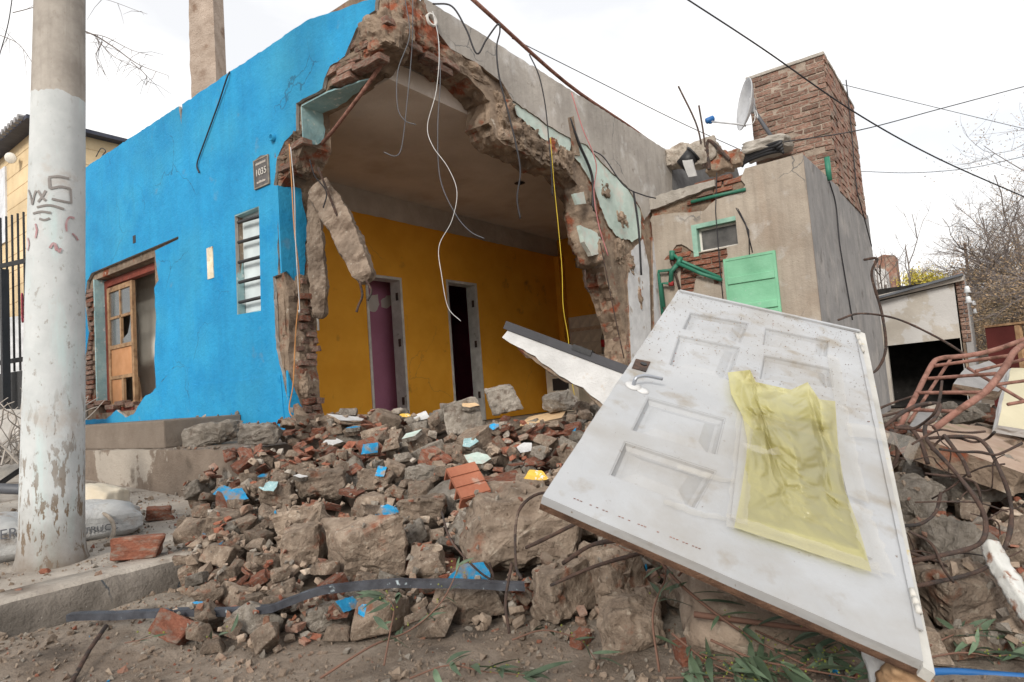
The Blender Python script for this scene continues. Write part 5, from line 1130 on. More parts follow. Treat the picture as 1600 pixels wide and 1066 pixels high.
# small stones, crumbs and grit: nobody could count them
gb_v, gb_f, gb_m = [], [], []; rg = random.Random(5)
TET = []
for k in range(8):
    r0 = random.Random(900+k); bm = bmesh.new()
    for q in range(9): v = Vector((r0.gauss(0,1), r0.gauss(0,1), r0.gauss(0,1))).normalized()*r0.uniform(.4,.55); bm.verts.new((v.x, v.y, v.z*.7))
    r = bmesh.ops.convex_hull(bm, input=bm.verts[:]); bmesh.ops.delete(bm, geom=[e for e in r['geom_interior'] if isinstance(e, bmesh.types.BMVert)], context='VERTS'); bmesh.ops.triangulate(bm, faces=bm.faces[:]); bm.verts.index_update()
    TET.append((np.array([v.co[:] for v in bm.verts]), [[v.index for v in f.verts] for f in bm.faces])); bm.free()
def grit(x, y, z, s, mi):
    vs_, fs_ = rg.choice(TET); R = np.array(Euler((rg.uniform(0,6), rg.uniform(0,6), rg.uniform(0,6))).to_matrix()); b0 = len(gb_v)
    gb_v.extend(map(tuple, (vs_*s)@R.T+np.array([x, y, z]))); gb_f.extend([[b0+i for i in f] for f in fs_]); gb_m.extend([mi]*len(fs_))
k = 0
while k < 1500:
    px, py = (rg.uniform(270, 1100), rg.uniform(615, 1010)) if rg.random() < .8 else (rg.uniform(1370, 1620), rg.uniform(600, 1050))
    p = hit(px, py); i, j = cell(p[0]+rg.uniform(-.05,.05), p[1]+rg.uniform(-.05,.05)); k += 1
    if OBST[j, i] or Hz[j, i] > 2: continue
    s = min(.07, rg.lognormvariate(math.log(.022), .5)); x, y = XX[j, i]+rg.uniform(-.012,.012), YY[j, i]+rg.uniform(-.012,.012)
    mi = 0 if rg.random() < .6 else 1 if rg.random() < .6 else 2 if rg.random() < .96 else 3
    grit(x, y, Hz[j, i]+s*.12, s, mi)
k = 0
while k < 16000:                                      # loose on the dirt, gutter and sidewalk
    k += 1; px, py = rg.uniform(-40, 1640), rg.uniform(760, 1075); p = pZ(px, py, .15 if rg.random() < .5 else 0)
    x, y = p[0], p[1]; 
    if np.linalg.norm(p-CAM) > 7 or (x > 0 and y > -.2): continue
    if y > -.135 and x < -.82: zz = walk_z(x, y)
    elif y < -.18: zz = road_z(x, y)
    else: continue
    if (x-pbse[0])**2+(y-pbse[1])**2 < .04: continue
    dens = .25+.75*max(0, noise.noise(Vector((x*1.7, y*1.7, 4)))+.3)+(.5 if -.6 < y < -.2 else 0)
    if rg.random() > dens: continue
    s = min(.05, rg.lognormvariate(math.log(.0095), .65)); grit(x, y, zz+s*.15, s, 0 if rg.random() < .75 else 1 if rg.random() < .8 else 2 if rg.random() < .97 else 3)
for k in range(3200):
    px, py = 120+320*rg.random(), 755+150*rg.random(); p = pZ(px, py, .17); x, y = p[0], p[1]
    if y < -.12 or x > -.83 or (x-pbse[0])**2+(y-pbse[1])**2 < .03: continue
    if rg.random() > .35+.9*max(0, noise.noise(Vector((x*2.3, y*2.3, 9)))): continue
    s = min(.05, rg.lognormvariate(math.log(.010), .7)); grit(x, y, walk_z(x, y)+s*.2, s, 0 if rg.random() < .5 else 1 if rg.random() < .85 else 2 if rg.random() < .95 else 3)
me = bpy.data.meshes.new('small_debris'); me.from_pydata(gb_v, [], gb_f); me.update(); me.polygons.foreach_set('material_index', gb_m)
for m in (m_rock, m_rockg, m_brick, m_blueshard): me.materials.append(m)
tag(obj('small_debris', me), 'loose grit, crumbs and small stones scattered over heap and ground', 'debris', kind='stuff')

# ================================================================== pieces hanging from the ruin
def beam(pts, widths, thick, seed, amp=.12):
    """rough elongated fragment through pts (its middle line), widths across"""
    bm = bmesh.new(); C_ = spline(pts, 14); n = len(C_); rows = []; seg = 24
    W = np.interp(np.linspace(0, 1, n), np.linspace(0, 1, len(widths)), widths)
    for i, c in enumerate(C_):
        d = Vector(C_[min(i+1, n-1)]-C_[max(i-1, 0)]).normalized(); s = d.cross(Vector(RW@np.array([0,0,1]))).normalized(); t_ = d.cross(s).normalized(); row = []
        e = 1 if 1 < i < n-2 else .82 if i in (1, n-2) else .45
        for k in range(seg):
            a = 2*PI*k/seg; cx, sx = math.cos(a), math.sin(a); m_ = max(abs(cx), abs(sx)); cx, sx = cx*(.12+.88/m_), sx*(.12+.88/m_)
            p = Vector(c)+(s*cx*W[i]/2+t_*sx*thick/2)*e; q = p*9+Vector((seed*3.1, seed, 0))
            p += (s*cx+t_*sx)*(noise.noise(q*.8)*.9+noise.noise(q*2.5)*.6+noise.noise(q*6)*.45)*amp*W[i]*1.25; row.append(bm.verts.new(p))
        rows.append(row)
    for a, b in zip(rows, rows[1:]):
        for k in range(seg): bm.faces.new((a[k], a[(k+1) % seg], b[(k+1) % seg], b[k]))
    bm.faces.new(rows[0][::-1]); bm.faces.new(rows[-1]); return bm
m_hang = M('hanging_concrete', (.25,.19,.145), (.38,.30,.235), 12, .98, 1.0, 35, patches=[((.16,.115,.085), 6, .58, .06, 1), ((.46,.40,.33), 20, .64, .04, 2)], big=.3)
hb1 = empty('hanging_beam', pD(510,300,5.55), 'long broken concrete beam dangling at an angle beside the blue pier', 'concrete beam')
obj('concrete', beam([pD(500,290,5.62), pD(522,330,5.5), pD(545,375,5.4), pD(575,440,5.3)], [.17,.25,.21,.16], .17, 3, .09), m_hang, hb1, False)
for k, (pts) in enumerate(([(497,262),(530,345),(560,420),(578,440)], [(562,440),(566,462),(560,478),(557,488)], [(572,438),(580,455),(574,470)])):
    obj('rebar', tube_bm(spline([pD(x, y, 5.25 if k else 5.38) for x, y in pts]), .011, sides=6), m_rust, hb1, True)
hb2 = empty('hanging_strip', pD(492,330,5.75), 'narrow concrete strip hanging straight down against the ochre wall', 'concrete strip')
obj('concrete', beam([pD(492,300,5.8), pD(494,380,5.78), pD(499,440,5.75), pD(500,498,5.72)], [.10,.15,.15,.11], .12, 8, .09), m_hang, hb2, False)
hb3 = empty('hanging_chunk', pY(905,290,.1), 'broken wall chunk with pale paint hanging below the grey side wall', 'masonry chunk')
obj('masonry', beam([pY(897,292,.12), pY(905,335,.10), pY(915,375,.06), pY(922,418,.04)], [.22,.30,.33,.26], .24, 5), m_mortar, hb3, True)
obj('painted_face', slab_bm(jag([(x, z) for x, z in YW([(896,303),(912,300),(916,318),(902,320)], -.09)], .01, .04, None, 3), fr(GREY,(0,-.09,0)), -.03, .0, rough=.004, steps=2), m_green, hb3)
obj('painted_face', slab_bm(jag([(x, z) for x, z in YW([(907,352),(920,358),(938,366),(940,396),(925,400),(913,378)], -.11)], .01, .04, None, 4), fr(GREY,(0,-.11,0)), -.05, .0, rough=.004, steps=2), m_green, hb3)
obj('hook', tube_bm(spline([pY(914,422,0), pY(915,445,0), pY(920,456,0)]), .012, sides=6), m_rust, hb3)
tag(recenter(obj('steel_rod', tube_bm([pD(484,246,5.75), pD(520,205,5.5), pD(562,150,5.2), pD(600,96,4.95)], .017, sides=8), m_rustpink, smooth=True)), 'rusty rod slanting from the pier up to the broken corner', 'rod')
# white plastered wall piece with dark metal edge, sticking out from behind the door
ws = empty('fallen_lintel', pD(960,570,3.9), 'white plastered wall piece with dark metal edge jutting out behind the door', 'wall piece')
A0, A1 = pD(795,512,4.15), pD(985,583,3.75); A2 = A1+(A1-A0)*.45; dv = (A2-A0)/np.linalg.norm(A2-A0); dwn = -(np.cross(RW@np.array([0,0,1]), dv)); dwn = dwn if dwn[2] < 0 else -dwn; dwn /= np.linalg.norm(dwn); nn_ = np.cross(dv, dwn); nn_ = nn_ if nn_@(CAM-A0) > 0 else -nn_
LF = frame_mat(A0, dv, dwn, nn_); LL = np.linalg.norm(A2-A0)
obj('plaster_face', slab_bm(jag([(0,.02),(LL,.02),(LL,.26),(.78,.24),(.62,.185),(.45,.17),(.28,.125),(.12,.095),(-.02,.075)], .015, .03, [0,0,1,1,1,1,1,1,1], 5), LF, -.02, 0, rough=.005, steps=2), m_wplaster, ws)
obj('masonry_back', slab_bm(jag([(.01,.03),(LL,.03),(LL,.28),(.80,.265),(.62,.20),(.45,.185),(.26,.14),(.10,.105),(-.02,.08)], .018, .04, None, 7), LF, -.13, -.022, rough=.03, steps=4), m_mortar, ws)
obj('metal_edge', slab_bm([(-.03,-.035),(LL,-.035),(LL,.018),(-.03,.018)], LF, -.09, .012), m_darkmetal, ws); obj('edge_clip', slab_bm([(.47,-.045),(.60,-.045),(.60,-.01),(.47,-.01)], LF, -.03, .02), m_black, ws)
# kitchen left-overs inside the room
ov = empty('oven', (5.6,2.2,.42), 'cream oven front with black window in the back corner of the ochre room', 'oven')
q0, q1 = pX(852,578,5.5), pX(902,585,5.5)
obj('body', box_bm((5.5,q1[1],.43), (6.1,q0[1],q0[2]), bevel=.01), P('oven_enamel', (.62,.56,.46), .4), ov); w0, w1 = pX(863,592,5.49), pX(889,609,5.49); obj('oven_window', box_bm((5.485,w1[1],w1[2]), (5.497,w0[1],w0[2]), bevel=.003), m_black, ov); obj('handle', tube_bm([Vector((5.46,w1[1],w0[2]+.05)), Vector((5.46,w0[1],w0[2]+.05))], .01, sides=8), m_dish, ov)
ct = empty('counter', (6.2,1.5,.42), 'pale kitchen counter below the tiled wall', 'counter'); cz = pX(955,552,6.0)[2]
obj('top', box_bm((5.95,.5,cz-.05), (6.39,1.95,cz), bevel=.008), m_band, ct); obj('cupboard', box_bm((6.0,.55,.43), (6.38,1.9,cz-.051)), m_wood, ct)
bt = pX(945,548,6.12); bt[2] = cz; bo = empty('bottle', bt, 'plastic bottle with red label on the kitchen counter', 'bottle')
obj('bottle_body', lathe_bm([(.045,.0),(.052,.02),(.052,.26),(.03,.32),(.016,.35),(.016,.38)], bt, (0,0,1), 16), m_glass, bo, True); obj('label_band', lathe_bm([(.0535,.12),(.0535,.24)], bt, (0,0,1), 16), P('red_label', (.4,.02,.03), .5), bo, True)

# ================================================================== cables
def wire(pts, r, mat, label, name='cable', cat='cable', D=None, n=7):
    P_ = [pD(x, y, d) for x, y, d in pts] if len(pts[0]) == 3 else [pD(x, y, D) for x, y in pts]
    return tag(recenter(obj(name, tube_bm(spline(P_, n), r, sides=6), mat, smooth=True)), label, cat)
wire([(632,-6),(640,55),(622,110),(621,165),(632,188),(650,195)], .0038, m_greywire, 'grey cable hanging from the broken corner, hooked at its end', D=4.75)
wire([(645,0),(644,70),(636,160),(628,228),(618,244),(600,238)], .0038, m_greywire, 'dark cable beside it hanging from the corner with upturned tip', D=4.8)
wire([(676,18),(686,70),(682,140),(668,196),(676,228),(700,262),(714,300),(706,345),(686,385),(690,430),(700,480),(720,502)], .0027, m_whitewire, 'long white cable swaying in front of the ochre room', D=4.7)
wire([(683,40),(688,120),(684,200),(688,280),(712,335),(735,362),(757,373)], .0038, m_greywire, 'long grey cable hanging beside the white one', D=4.75)
wire([(676,6),(706,10),(728,45),(745,84),(760,62),(778,38),(781,50),(776,75),(780,120),(795,180),(806,225),(813,268),(808,310),(813,342)], .007, m_wire, 'dark looping cable over the grey side wall', D=4.95)
wire([(827,85),(842,118),(852,165),(858,225),(862,275),(863,306)], .006, m_wire, 'straight dark cable hanging over the crumbled grey wall', D=5.9)
wire([(860,215),(866,290),(872,350),(878,420),(880,480),(888,530),(890,575),(898,620)], .0032, m_yelwire, 'yellow cable hanging down to the rubble crest', D=6.0)
wire([(893,145),(910,200),(925,235),(932,262),(928,300),(935,350),(950,400)], .006, m_pinkwire, 'pinkish twisted wire on the grey side wall', D=6.7)
wire([(928,236),(945,248),(975,290),(1005,305),(1025,310)], .007, m_wire, 'dark wire crossing the green plaster to the annexe', D=6.75)
wire([(938,380),(950,440),(962,500),(975,560)], .006, m_rust, 'thin rusty wire beside the broken wall end', D=6.3)
wire([(452,225),(456,290),(460,360),(468,440),(462,520),(458,600),(452,640),(464,662)], .005, P('orange_cable', (.65,.30,.10), .5), 'orange wire running down the broken pier', D=5.35)
wire([(454,230),(460,300),(462,380),(468,480),(466,485)], .0045, m_whitewire, 'thin pale wire beside the orange one on the pier', D=5.33)
wire([(484,250),(492,275),(510,300),(505,325)], .006, m_wire, 'short dark wire twisted at the head of the hanging beam', D=5.4)
wire([(990,300),(998,360),(1002,430)], .012, m_wire, 'black conduit dangling at the end of the grey wall', D=7.1)
wire([(735,-4),(775,32),(885,130),(985,200),(1045,246)], .022, m_rustpink, 'rusty steel pipe running along the top of the grey wall', name='roof_pipe', cat='pipe', D=None) if False else None
rp = [pY(735,-4,.02), pY(885,130,.02), pY(985,199,.02), pY(1046,244,.02)]
tag(recenter(obj('roof_pipe', tube_bm(spline(rp, 5), .02, sides=8), m_rustpink, smooth=True)), 'rusty steel pipe running along the top of the grey wall', 'pipe')
for k, (pts, lab) in enumerate([
    ([(1060,-10,6.6),(1190,75,6.7),(1330,172,6.9),(1460,245,7.3),(1610,312,8)], 'thick black overhead cable crossing in front of the tower'),
    ([(1225,222,8.2),(1345,203,9),(1470,170,10),(1620,130,11)], 'overhead cable rising to the right behind the tower'),
    ([(800,60,9),(930,125,10),(1060,190,11),(1170,240,11.5)], 'thin overhead cable above the grey wall'),
    ([(1300,128,13),(1450,165,14),(1620,206,15)], 'thin overhead cable falling to the right of the tower'),
    ([(1345,268,14),(1430,270,14),(1520,262,14),(1620,240,14)], 'sagging thin cable at the right of the tower'),
    ([(20,-10,9),(12,40,9),(-5,100,9)], 'thin cable at the top left corner')]):
    P_ = [pD(*p) for p in pts]; tag(recenter(obj('overhead_cable', tube_bm(spline(P_, 8), (.0085,.008,.007,.007,.007,.007)[k], sides=5), m_wire, smooth=True)), lab, 'cable')

# ================================================================== right hand wreckage
def rod(pts, r, mat, label, name='rebar', D=None, cat='rebar'):
    P_ = [pD(*p) if len(p) == 3 else pD(*p, D) for p in pts]; return tag(recenter(obj(name, tube_bm(spline(P_, 6), r*.66, sides=8, wob=.3), mat, smooth=True)), label, cat)
gf = empty('bar_frame', pD(1500,640,2.9), 'rust red bar frame lying on the rubble at the right', 'metal frame')
def gbar(pts, r): obj('bar', tube_bm(spline([pD(*p) for p in pts], 6), r*.8, sides=10, wob=.12), m_rustpink, gf, True)
gbar([(1405,668,2.75),(1430,620,2.9),(1455,572,3.05),(1470,560,3.08),(1510,556,3.1),(1560,545,3.15),(1640,515,3.3)], .015)
gbar([(1460,670,2.55),(1500,640,2.55),(1540,612,2.6),(1570,575,2.7),(1590,545,2.8),(1640,520,2.9)], .017)
for a, b in (((1458,572,3.05),(1575,556,2.75)), ((1445,592,3.0),(1556,584,2.68)), ((1430,614,2.92),(1545,613,2.60)), ((1415,640,2.82),(1492,643,2.56)), ((1400,665,2.74),(1455,676,2.55))): gbar([a, tuple((np.array(a)+np.array(b))/2), b], .010)
for a, b in (((1512,575,3.05),(1640,650,2.6)), ((1550,602,2.65),(1640,590,2.7)), ((1525,580,2.9),(1640,552,3.0)), ((1575,632,2.55),(1640,620,2.6)), ((1420,660,2.95),(1485,562,3.2))): gbar([a, tuple((np.array(a)+np.array(b))/2), b], .009)
for k, (pts, r, lab) in enumerate([
  ([(1380,668,2.4),(1410,645,2.45),(1440,632,2.5),(1468,632,2.5),(1460,655,2.42),(1446,665,2.4),(1450,690,2.3),(1490,735,2.15),(1525,780,2.05),(1540,815,2.0),(1530,850,1.95),(1470,868,1.9),(1400,880,1.9)], .011, 'thickest dark rebar bent in a long S right of the door'),
  ([(1385,700,2.3),(1400,672,2.35),(1420,668,2.35),(1438,690,2.3),(1450,725,2.25)], .011, 'short hooked rebar just right of the door'),
  ([(1390,735,2.2),(1402,715,2.2),(1400,690,2.2),(1392,672,2.25)], .010, 'dark hooked rebar touching the plastic flap'),
  ([(1450,685,2.35),(1500,682,2.3),(1535,690,2.25),(1560,730,2.15),(1580,790,2.1),(1572,850,2.0),(1535,890,1.95),(1450,912,1.9),(1430,915,1.9)], .010, 'long rebar arching over the concrete chunks at right'),
  ([(1475,680,2.3),(1490,700,2.25),(1505,720,2.2),(1515,745,2.15)], .010, 'short stub of rebar over the speckled boulder'),
  ([(1430,785,2.0),(1480,784,2.0),(1530,786,2.05),(1575,800,2.1)], .004, 'thin straight wire across the concrete chunks'),
  ([(1470,770,2.05),(1462,800,2.0),(1440,818,1.95),(1410,822,1.95)], .008, 'curled rebar low beside the door edge'),
  ([(1420,830,1.9),(1455,850,1.9),(1475,890,1.85),(1490,910,1.85)], .006, 'thin twisted rod below the curled rebar'),
  ([(1310,500,6.0),(1345,490,6.2),(1400,498,6.5),(1460,525,6.0),(1510,555,5.5)], .016, 'bent rod arching in front of the shed'),
  ([(1350,406,7.0),(1370,405,7.0),(1362,430,7.0),(1378,490,7.0),(1384,545,6.9),(1370,578,6.9),(1350,585,6.8)], .022, 'rusty crooked rod standing beside the annexe corner'),
  ([(900,818,2.1),(860,838,2.1),(822,856,2.15)], .010, 'dark rod poking out on the large boulder'),
  ([(905,790,2.2),(850,770,2.25),(810,800,2.2),(806,880,2.1),(815,905,2.05)], .007, 'wire bent around the large boulder'),
  ([(880,880,2.2),(930,850,2.1),(1000,845,2.0),(1015,862,1.95)], .011, 'thick branch-like rod under the near door edge'),
  ([(860,915,2.1),(930,885,2.05),(1010,862,1.95)], .009, 'second rod under the near door edge'),
  ([(690,800,2.4),(705,845,2.3),(745,890,2.2),(770,905,2.2),(765,880,2.2)], .006, 'thin bent wire between the boulders'),
  ([(800,880,2.2),(790,940,2.1),(796,990,2.05)], .008, 'upright rod in front of the largest boulder'),
  ([(1365,655,3.4),(1420,640,3.4),(1470,628,3.3)], .010, 'thin rusty rod behind the plastic flap'),
  ([(1370,640,3.6),(1400,628,3.6),(1450,612,3.5)], .010, 'rusty rod behind the bar frame')]):
    rod(pts, r, m_rust, lab)
rk = random.Random(44)
for k in range(16):                                  # thin wires and rods tangled in the wreckage
    x, y, d = rk.uniform(1385,1560), rk.uniform(660,880), rk.uniform(2.05,2.45); a = rk.uniform(-.9,.5); pts = []
    for i in range(6): pts.append((x, y, d)); a += rk.gauss(0,.55); x += math.cos(a)*rk.uniform(16,34); y += math.sin(a)*rk.uniform(14,30); d += rk.uniform(-.06,.04)
    o = rod(pts, rk.choice((.0035,.005,.007)), m_rust, 'thin rusty wire tangled in the wreckage right of the door', name='thin_wire', cat='wire'); o['group'] = 'thin wires tangled right of the door'
def plate(pts, depths, th, mat, label, name, cat, back=None, rough=.01):
    P_ = [pD(x, y, d) for (x, y), d in zip(pts, depths)]; o_ = P_[0]; a = P_[1]-P_[0]; a /= np.linalg.norm(a); n = np.cross(a, P_[-1]-P_[0]); n /= np.linalg.norm(n); n = n if n@(CAM-o_) > 0 else -n; b = np.cross(n, a)
    uv = [((p-o_)@a, (p-o_)@b) for p in P_]
    return tag(recenter(obj(name, slab_bm(jag(uv, rough, .05, None, 5), frame_mat(o_, a, b, n), -th, 0, rough=rough, steps=3, edge_mat=1), [mat, back or mat])), label, cat)
m_slabtop = M('stained_slab', (.34,.24,.18), (.46,.35,.28), 5, .95, .6, 45, patches=[((.26,.22,.14), 4, .60, .06, 1), ((.36,.17,.11), 5, .62, .05, 3)])
plate([(1425,680),(1600,740),(1660,700),(1650,650),(1540,650),(1450,658)], [2.7,2.5,2.7,3.2,3.3,3.1], .10, m_slabtop, 'brown stained concrete slab lying under the bar frame', 'concrete_slab', 'slab', m_mortar, .02)
plate([(1560,665),(1580,575),(1660,560),(1660,680)], [3.1,3.5,3.5,3.1], .05, M('cream_panel', (.46,.42,.30), (.52,.48,.35), 4, .7, .2, 50), 'cream coloured panel leaning at the right edge', 'cream_panel', 'panel', m_wplaster)
plate([(1490,600),(1510,575),(1545,568),(1585,600),(1560,612)], [3.9,4.1,4.2,4.0,3.8], .06, m_annexgrey, 'pale triangular slab behind the bar frame', 'wall_slab', 'slab', m_mortar)
plate([(1420,668),(1440,640),(1460,645),(1465,668)], [3.2,3.4,3.4,3.2], .03, m_annexgrey, 'small grey sheet lying behind the bent rebar', 'grey_sheet', 'sheet')
cabp = [pD(1545,600,6.3), pD(1600,590,6.0)]; cab = empty('wood_cabinet', pD(1570,620,6.2), 'dark red board cabinet standing at the right edge', 'cabinet')
c0, c1 = pD(1545,560,6.4), pD(1592,556,6.1); dirc = (c1-c0)*np.array([1,1,0]); dirc /= np.linalg.norm(dirc); nrm = np.cross(dirc, (0,0,1)); nrm = nrm if nrm@(CAM-c0) > 0 else -nrm
CF = frame_mat((c0[0], c0[1], 0), dirc, (0,0,1), nrm); zt = pD(1545,512,6.4)[2]
obj('front_board', slab_bm([(0,0),(.30,0),(.30,zt),(0,zt)], CF, -.02, 0), M('red_board', (.10,.022,.02), (.13,.03,.027), 5, .6, .1, 50), cab); obj('side_board', slab_bm([(.32,0),(.62,0),(.62,zt),(.32,zt)], CF, -.30, -.28), m_wood, cab); obj('edge_post', slab_bm([(.305,0),(.35,0),(.35,zt-.01),(.305,zt-.01)], CF, -.03, .005), m_wood, cab); obj('cap_board', slab_bm([(0,zt),(.64,zt),(.64,zt+.02),(0,zt+.02)], CF, -.3, .01), m_wood, cab)
# white stained stake and the splintered jamb under the door
tag(recenter(obj('stained_stake', beam([pD(1545,845,2.0), pD(1560,880,1.95), pD(1590,930,1.85), pD(1625,985,1.75)], [.035,.055,.042,.04], .04, 12, .1), M('stained_white', (.55,.55,.52), (.64,.64,.62), 20, .8, .3, 60, patches=[((.28,.14,.09), 24, .58, .06, 1)]), smooth=True)), 'white rust-stained stake slanting down at the right edge', 'stake')
jb = empty('splintered_jamb', pD(1405,1060,1.45), 'splintered white jamb post below the near corner of the door', 'post')
obj('post', beam([pD(1352,975,1.50), pD(1380,1010,1.46), pD(1395,1050,1.44), pD(1405,1100,1.40)], [.075,.09,.09,.09], .05, 4, .06), m_wplaster, jb, True); obj('rotten_wood', beam([pD(1420,1000,1.36), pD(1412,1030,1.36), pD(1408,1060,1.36), pD(1400,1100,1.36)], [.03,.06,.05,.06], .05, 14, .35), m_wood, jb, True)
tag(recenter(obj('blue_pipe', tube_bm(spline([pD(1215,930,1.85), pD(1260,962,1.75), pD(1310,990,1.7), pD(1350,1010,1.66)]), .013, sides=10), m_bluepipe, smooth=True)), 'blue plastic pipe running under the door', 'pipe')
tag(recenter(obj('blue_pipe', tube_bm(spline([pD(1440,1050,1.72), pD(1500,1050,1.72), pD(1560,1055,1.7), pD(1660,1062,1.66)]), .010, sides=10), m_bluepipe, smooth=True)), 'blue plastic pipe at the bottom right corner', 'pipe')
# dark slab and rubble wall directly under the door
uslab = tag(recenter(obj('buried_slab', rough_lump(pD(1180,905,2.15), (.75,.5,.30), 91, (0,0,.4), amp=.16), m_rock, smooth=True)), 'long earthy slab in the shade under the door', 'slab')

# ================================================================== foreground left
st_pts = [pZ(104,966,.10), pZ(250,960,.10), pZ(400,955,.10), pZ(450,942,.14), pZ(500,925,.17), pZ(600,914,.18), pZ(720,914,.17), pZ(820,918,.15)]
sb_ = bmesh.new(); S_ = spline(st_pts, 8); rows = []
prof_ = [(-.003,-.013),(.003,-.013),(.003,.0105),(.030,.0105),(.030,.013),(-.003,.013)]
vfw = RW@np.array([0,0,1]); vfw = np.array([vfw[0], vfw[1], 0]); vfw /= np.linalg.norm(vfw)
for i, p in enumerate(S_): rows.append([sb_.verts.new(Vector(p)+Vector(vfw)*a+Vector((0,0,b+.004*noise.noise(Vector((i*.35,0,0)))))) for a, b in prof_])
for a, b in zip(rows, rows[1:]):
    for k in range(6): sb_.faces.new((a[k], a[(k+1) % 6], b[(k+1) % 6], b[k]))
sb_.faces.new(rows[0][::-1]); sb_.faces.new(rows[-1])
tag(recenter(obj('metal_strip', sb_, M('black_strip', (.035,.037,.045), (.075,.08,.095), 14, .45, .25, 50, patches=[((.42,.50,.54), 22, .66, .03, 1)]))), 'long black metal strip with flaking paint lying across the gutter', 'strip')
tag(recenter(obj('rusty_rod', tube_bm([pZ(110,1075,.0)+np.array([0,0,.01]), pZ(140,1015,.05), pZ(166,978,.09)], .008, sides=8), m_rust, smooth=True)), 'rusty rod leaning under the left end of the black strip', 'rod')
# cement sacks behind the pole
def sack(c, size, rz, seed, label):
    s_ = empty('cement_sack', (c[0], c[1], c[2]), label, 'sack', 'cement sacks by the pole'); bm = bmesh.new(); bmesh.ops.create_cube(bm, size=1); bmesh.ops.subdivide_edges(bm, edges=bm.edges[:], cuts=14, use_grid_fill=True); R = Matrix.Rotation(rz, 3, 'Z')
    for v in bm.verts:
        p = v.co.copy(); r_x = (abs(p.x)*2)**4; r_y = (abs(p.y)*2)**3; p.z *= (1-.75*max(r_x, r_y*.8)); p = p*(1+.0)
        q = p*3+Vector((seed*4, 0, 0)); k = noise.noise(q)*.10+noise.noise(q*2.5)*.06+(1-abs(noise.noise(q*4))*2)*.03
        p = Vector((p.x*size[0]*(1+k*.4), p.y*size[1]*(1+k*.5), (p.z+k*.6*(1 if p.z > 0 else .2))*size[2])); v.co = R@p+Vector(c)+Vector((0,0,size[2]*.38))
    obj('bag', bm, m_sack, s_, True); return s_
sc1 = pZ(138,862,.15); s1 = sack((sc1[0]+.10, sc1[1]+.42, .155), (.62,.42,.24), -.35, 1, 'white printed cement sack with coiled rim right behind the pole')
sc2 = pZ(0,880,.15); s2 = sack((sc2[0]-.12, sc2[1]+.18, .155), (.70,.5,.26), -.4, 2, 'white printed cement sack left of the pole')
rgt2 = np.array([rgt[0], rgt[1], 0]); rgt2 /= np.linalg.norm(rgt2)
def on_sack(par, px, py, body, size, off):
    dg = bpy.context.evaluated_depsgraph_get(); bag = [c for c in par.children if c.name.startswith('bag')][0]; bpy.context.view_layer.update()
    mi = bag.matrix_world.inverted(); o_ = mi@Vector(CAM); d_ = (mi.to_3x3()@Vector(ray(px, py))).normalized(); ok, loc, nn, _ = bag.ray_cast(o_, d_)
    if not ok: return
    w_ = bag.matrix_world@loc; n = (bag.matrix_world.to_3x3()@nn).normalized(); n = (n+Vector((CAM-np.array(w_))).normalized()*.8).normalized(); x = Vector(rgt2); x = (x-n*x.dot(n)).normalized(); u = n.cross(x)
    text_part(body, w_+n*off, x, u, size, m_greywire, par, 'print')
on_sack(s1, 155,826, 'STRUCC', .05, .012); on_sack(s2, 14,834, 'ER', .07, .012)
tag(recenter(obj('rope', tube_bm(spline([pD(133,796,3.75), pD(150,799,3.72), pD(170,808,3.68), pD(178,825,3.62), pD(172,845,3.58), pD(160,860,3.55)]), .011, sides=8, wob=.3), M('dirty_rope', (.30,.25,.20), (.42,.36,.30), 50, .9, .5, 200), smooth=True)), 'dirty rope coiled along the sack behind the pole', 'rope')
tag(recenter(obj('paper_bag', rough_lump(pD(150,790,4.0), (.22,.3,.24), 33, (.2,.1,.5), amp=.1), M('cream_paper', (.60,.52,.40), (.68,.62,.52), 6, .8, .2), smooth=True)), 'crumpled cream paper bag behind the sack', 'bag')
bp_ = [pD(-60,720,4.2), pD(34,640,4.6), pD(60,700,4.4), pD(-20,790,4.0)]
plate([(-60,745),(0,752),(36,722),(60,640),(0,640)], [4.0,4.05,4.2,4.7,4.6], .05, m_board, 'grey board leaning behind the pole at the left edge', 'leaning_board', 'board', m_darkmetal)
tag(recenter(obj('grey_pipe', tube_bm([pD(-30,762,3.9), pD(15,764,3.9), pD(60,766,3.9)], .032, sides=12), m_greywire, smooth=True)), 'grey pipe lying behind the pole at the left edge', 'pipe')

# ================================================================== plants
def leaf_mesh(L_, W_, bend, seed):
    bm = bmesh.new(); n = 7; rows = []
    for i in range(n+1):
        t_ = i/n; w_ = W_*math.sin(PI*min(1, t_*1.02))**.8*(1-.35*t_)+.0006; z_ = -bend*t_*t_; y_ = .12*L_*math.sin(t_*2+seed)
        rows.append([bm.verts.new((t_*L_, y_-w_/2, z_+w_*.12)), bm.verts.new((t_*L_, y_, z_)), bm.verts.new((t_*L_, y_+w_/2, z_+w_*.12))])
    for a, b in zip(rows, rows[1:]):
        for k in range(2): bm.faces.new((a[k], a[k+1], b[k+1], b[k]))
    me = bpy.data.meshes.new('leaf'); bm.to_mesh(me); bm.free(); me.materials.append(m_leaf); me.polygons.foreach_set('use_smooth', [True]*len(me.polygons)); return me
LV = [leaf_mesh(.085+.012*k, .020+.002*(k % 3), .02+.008*(k % 4), k) for k in range(6)]
rl = random.Random(12)
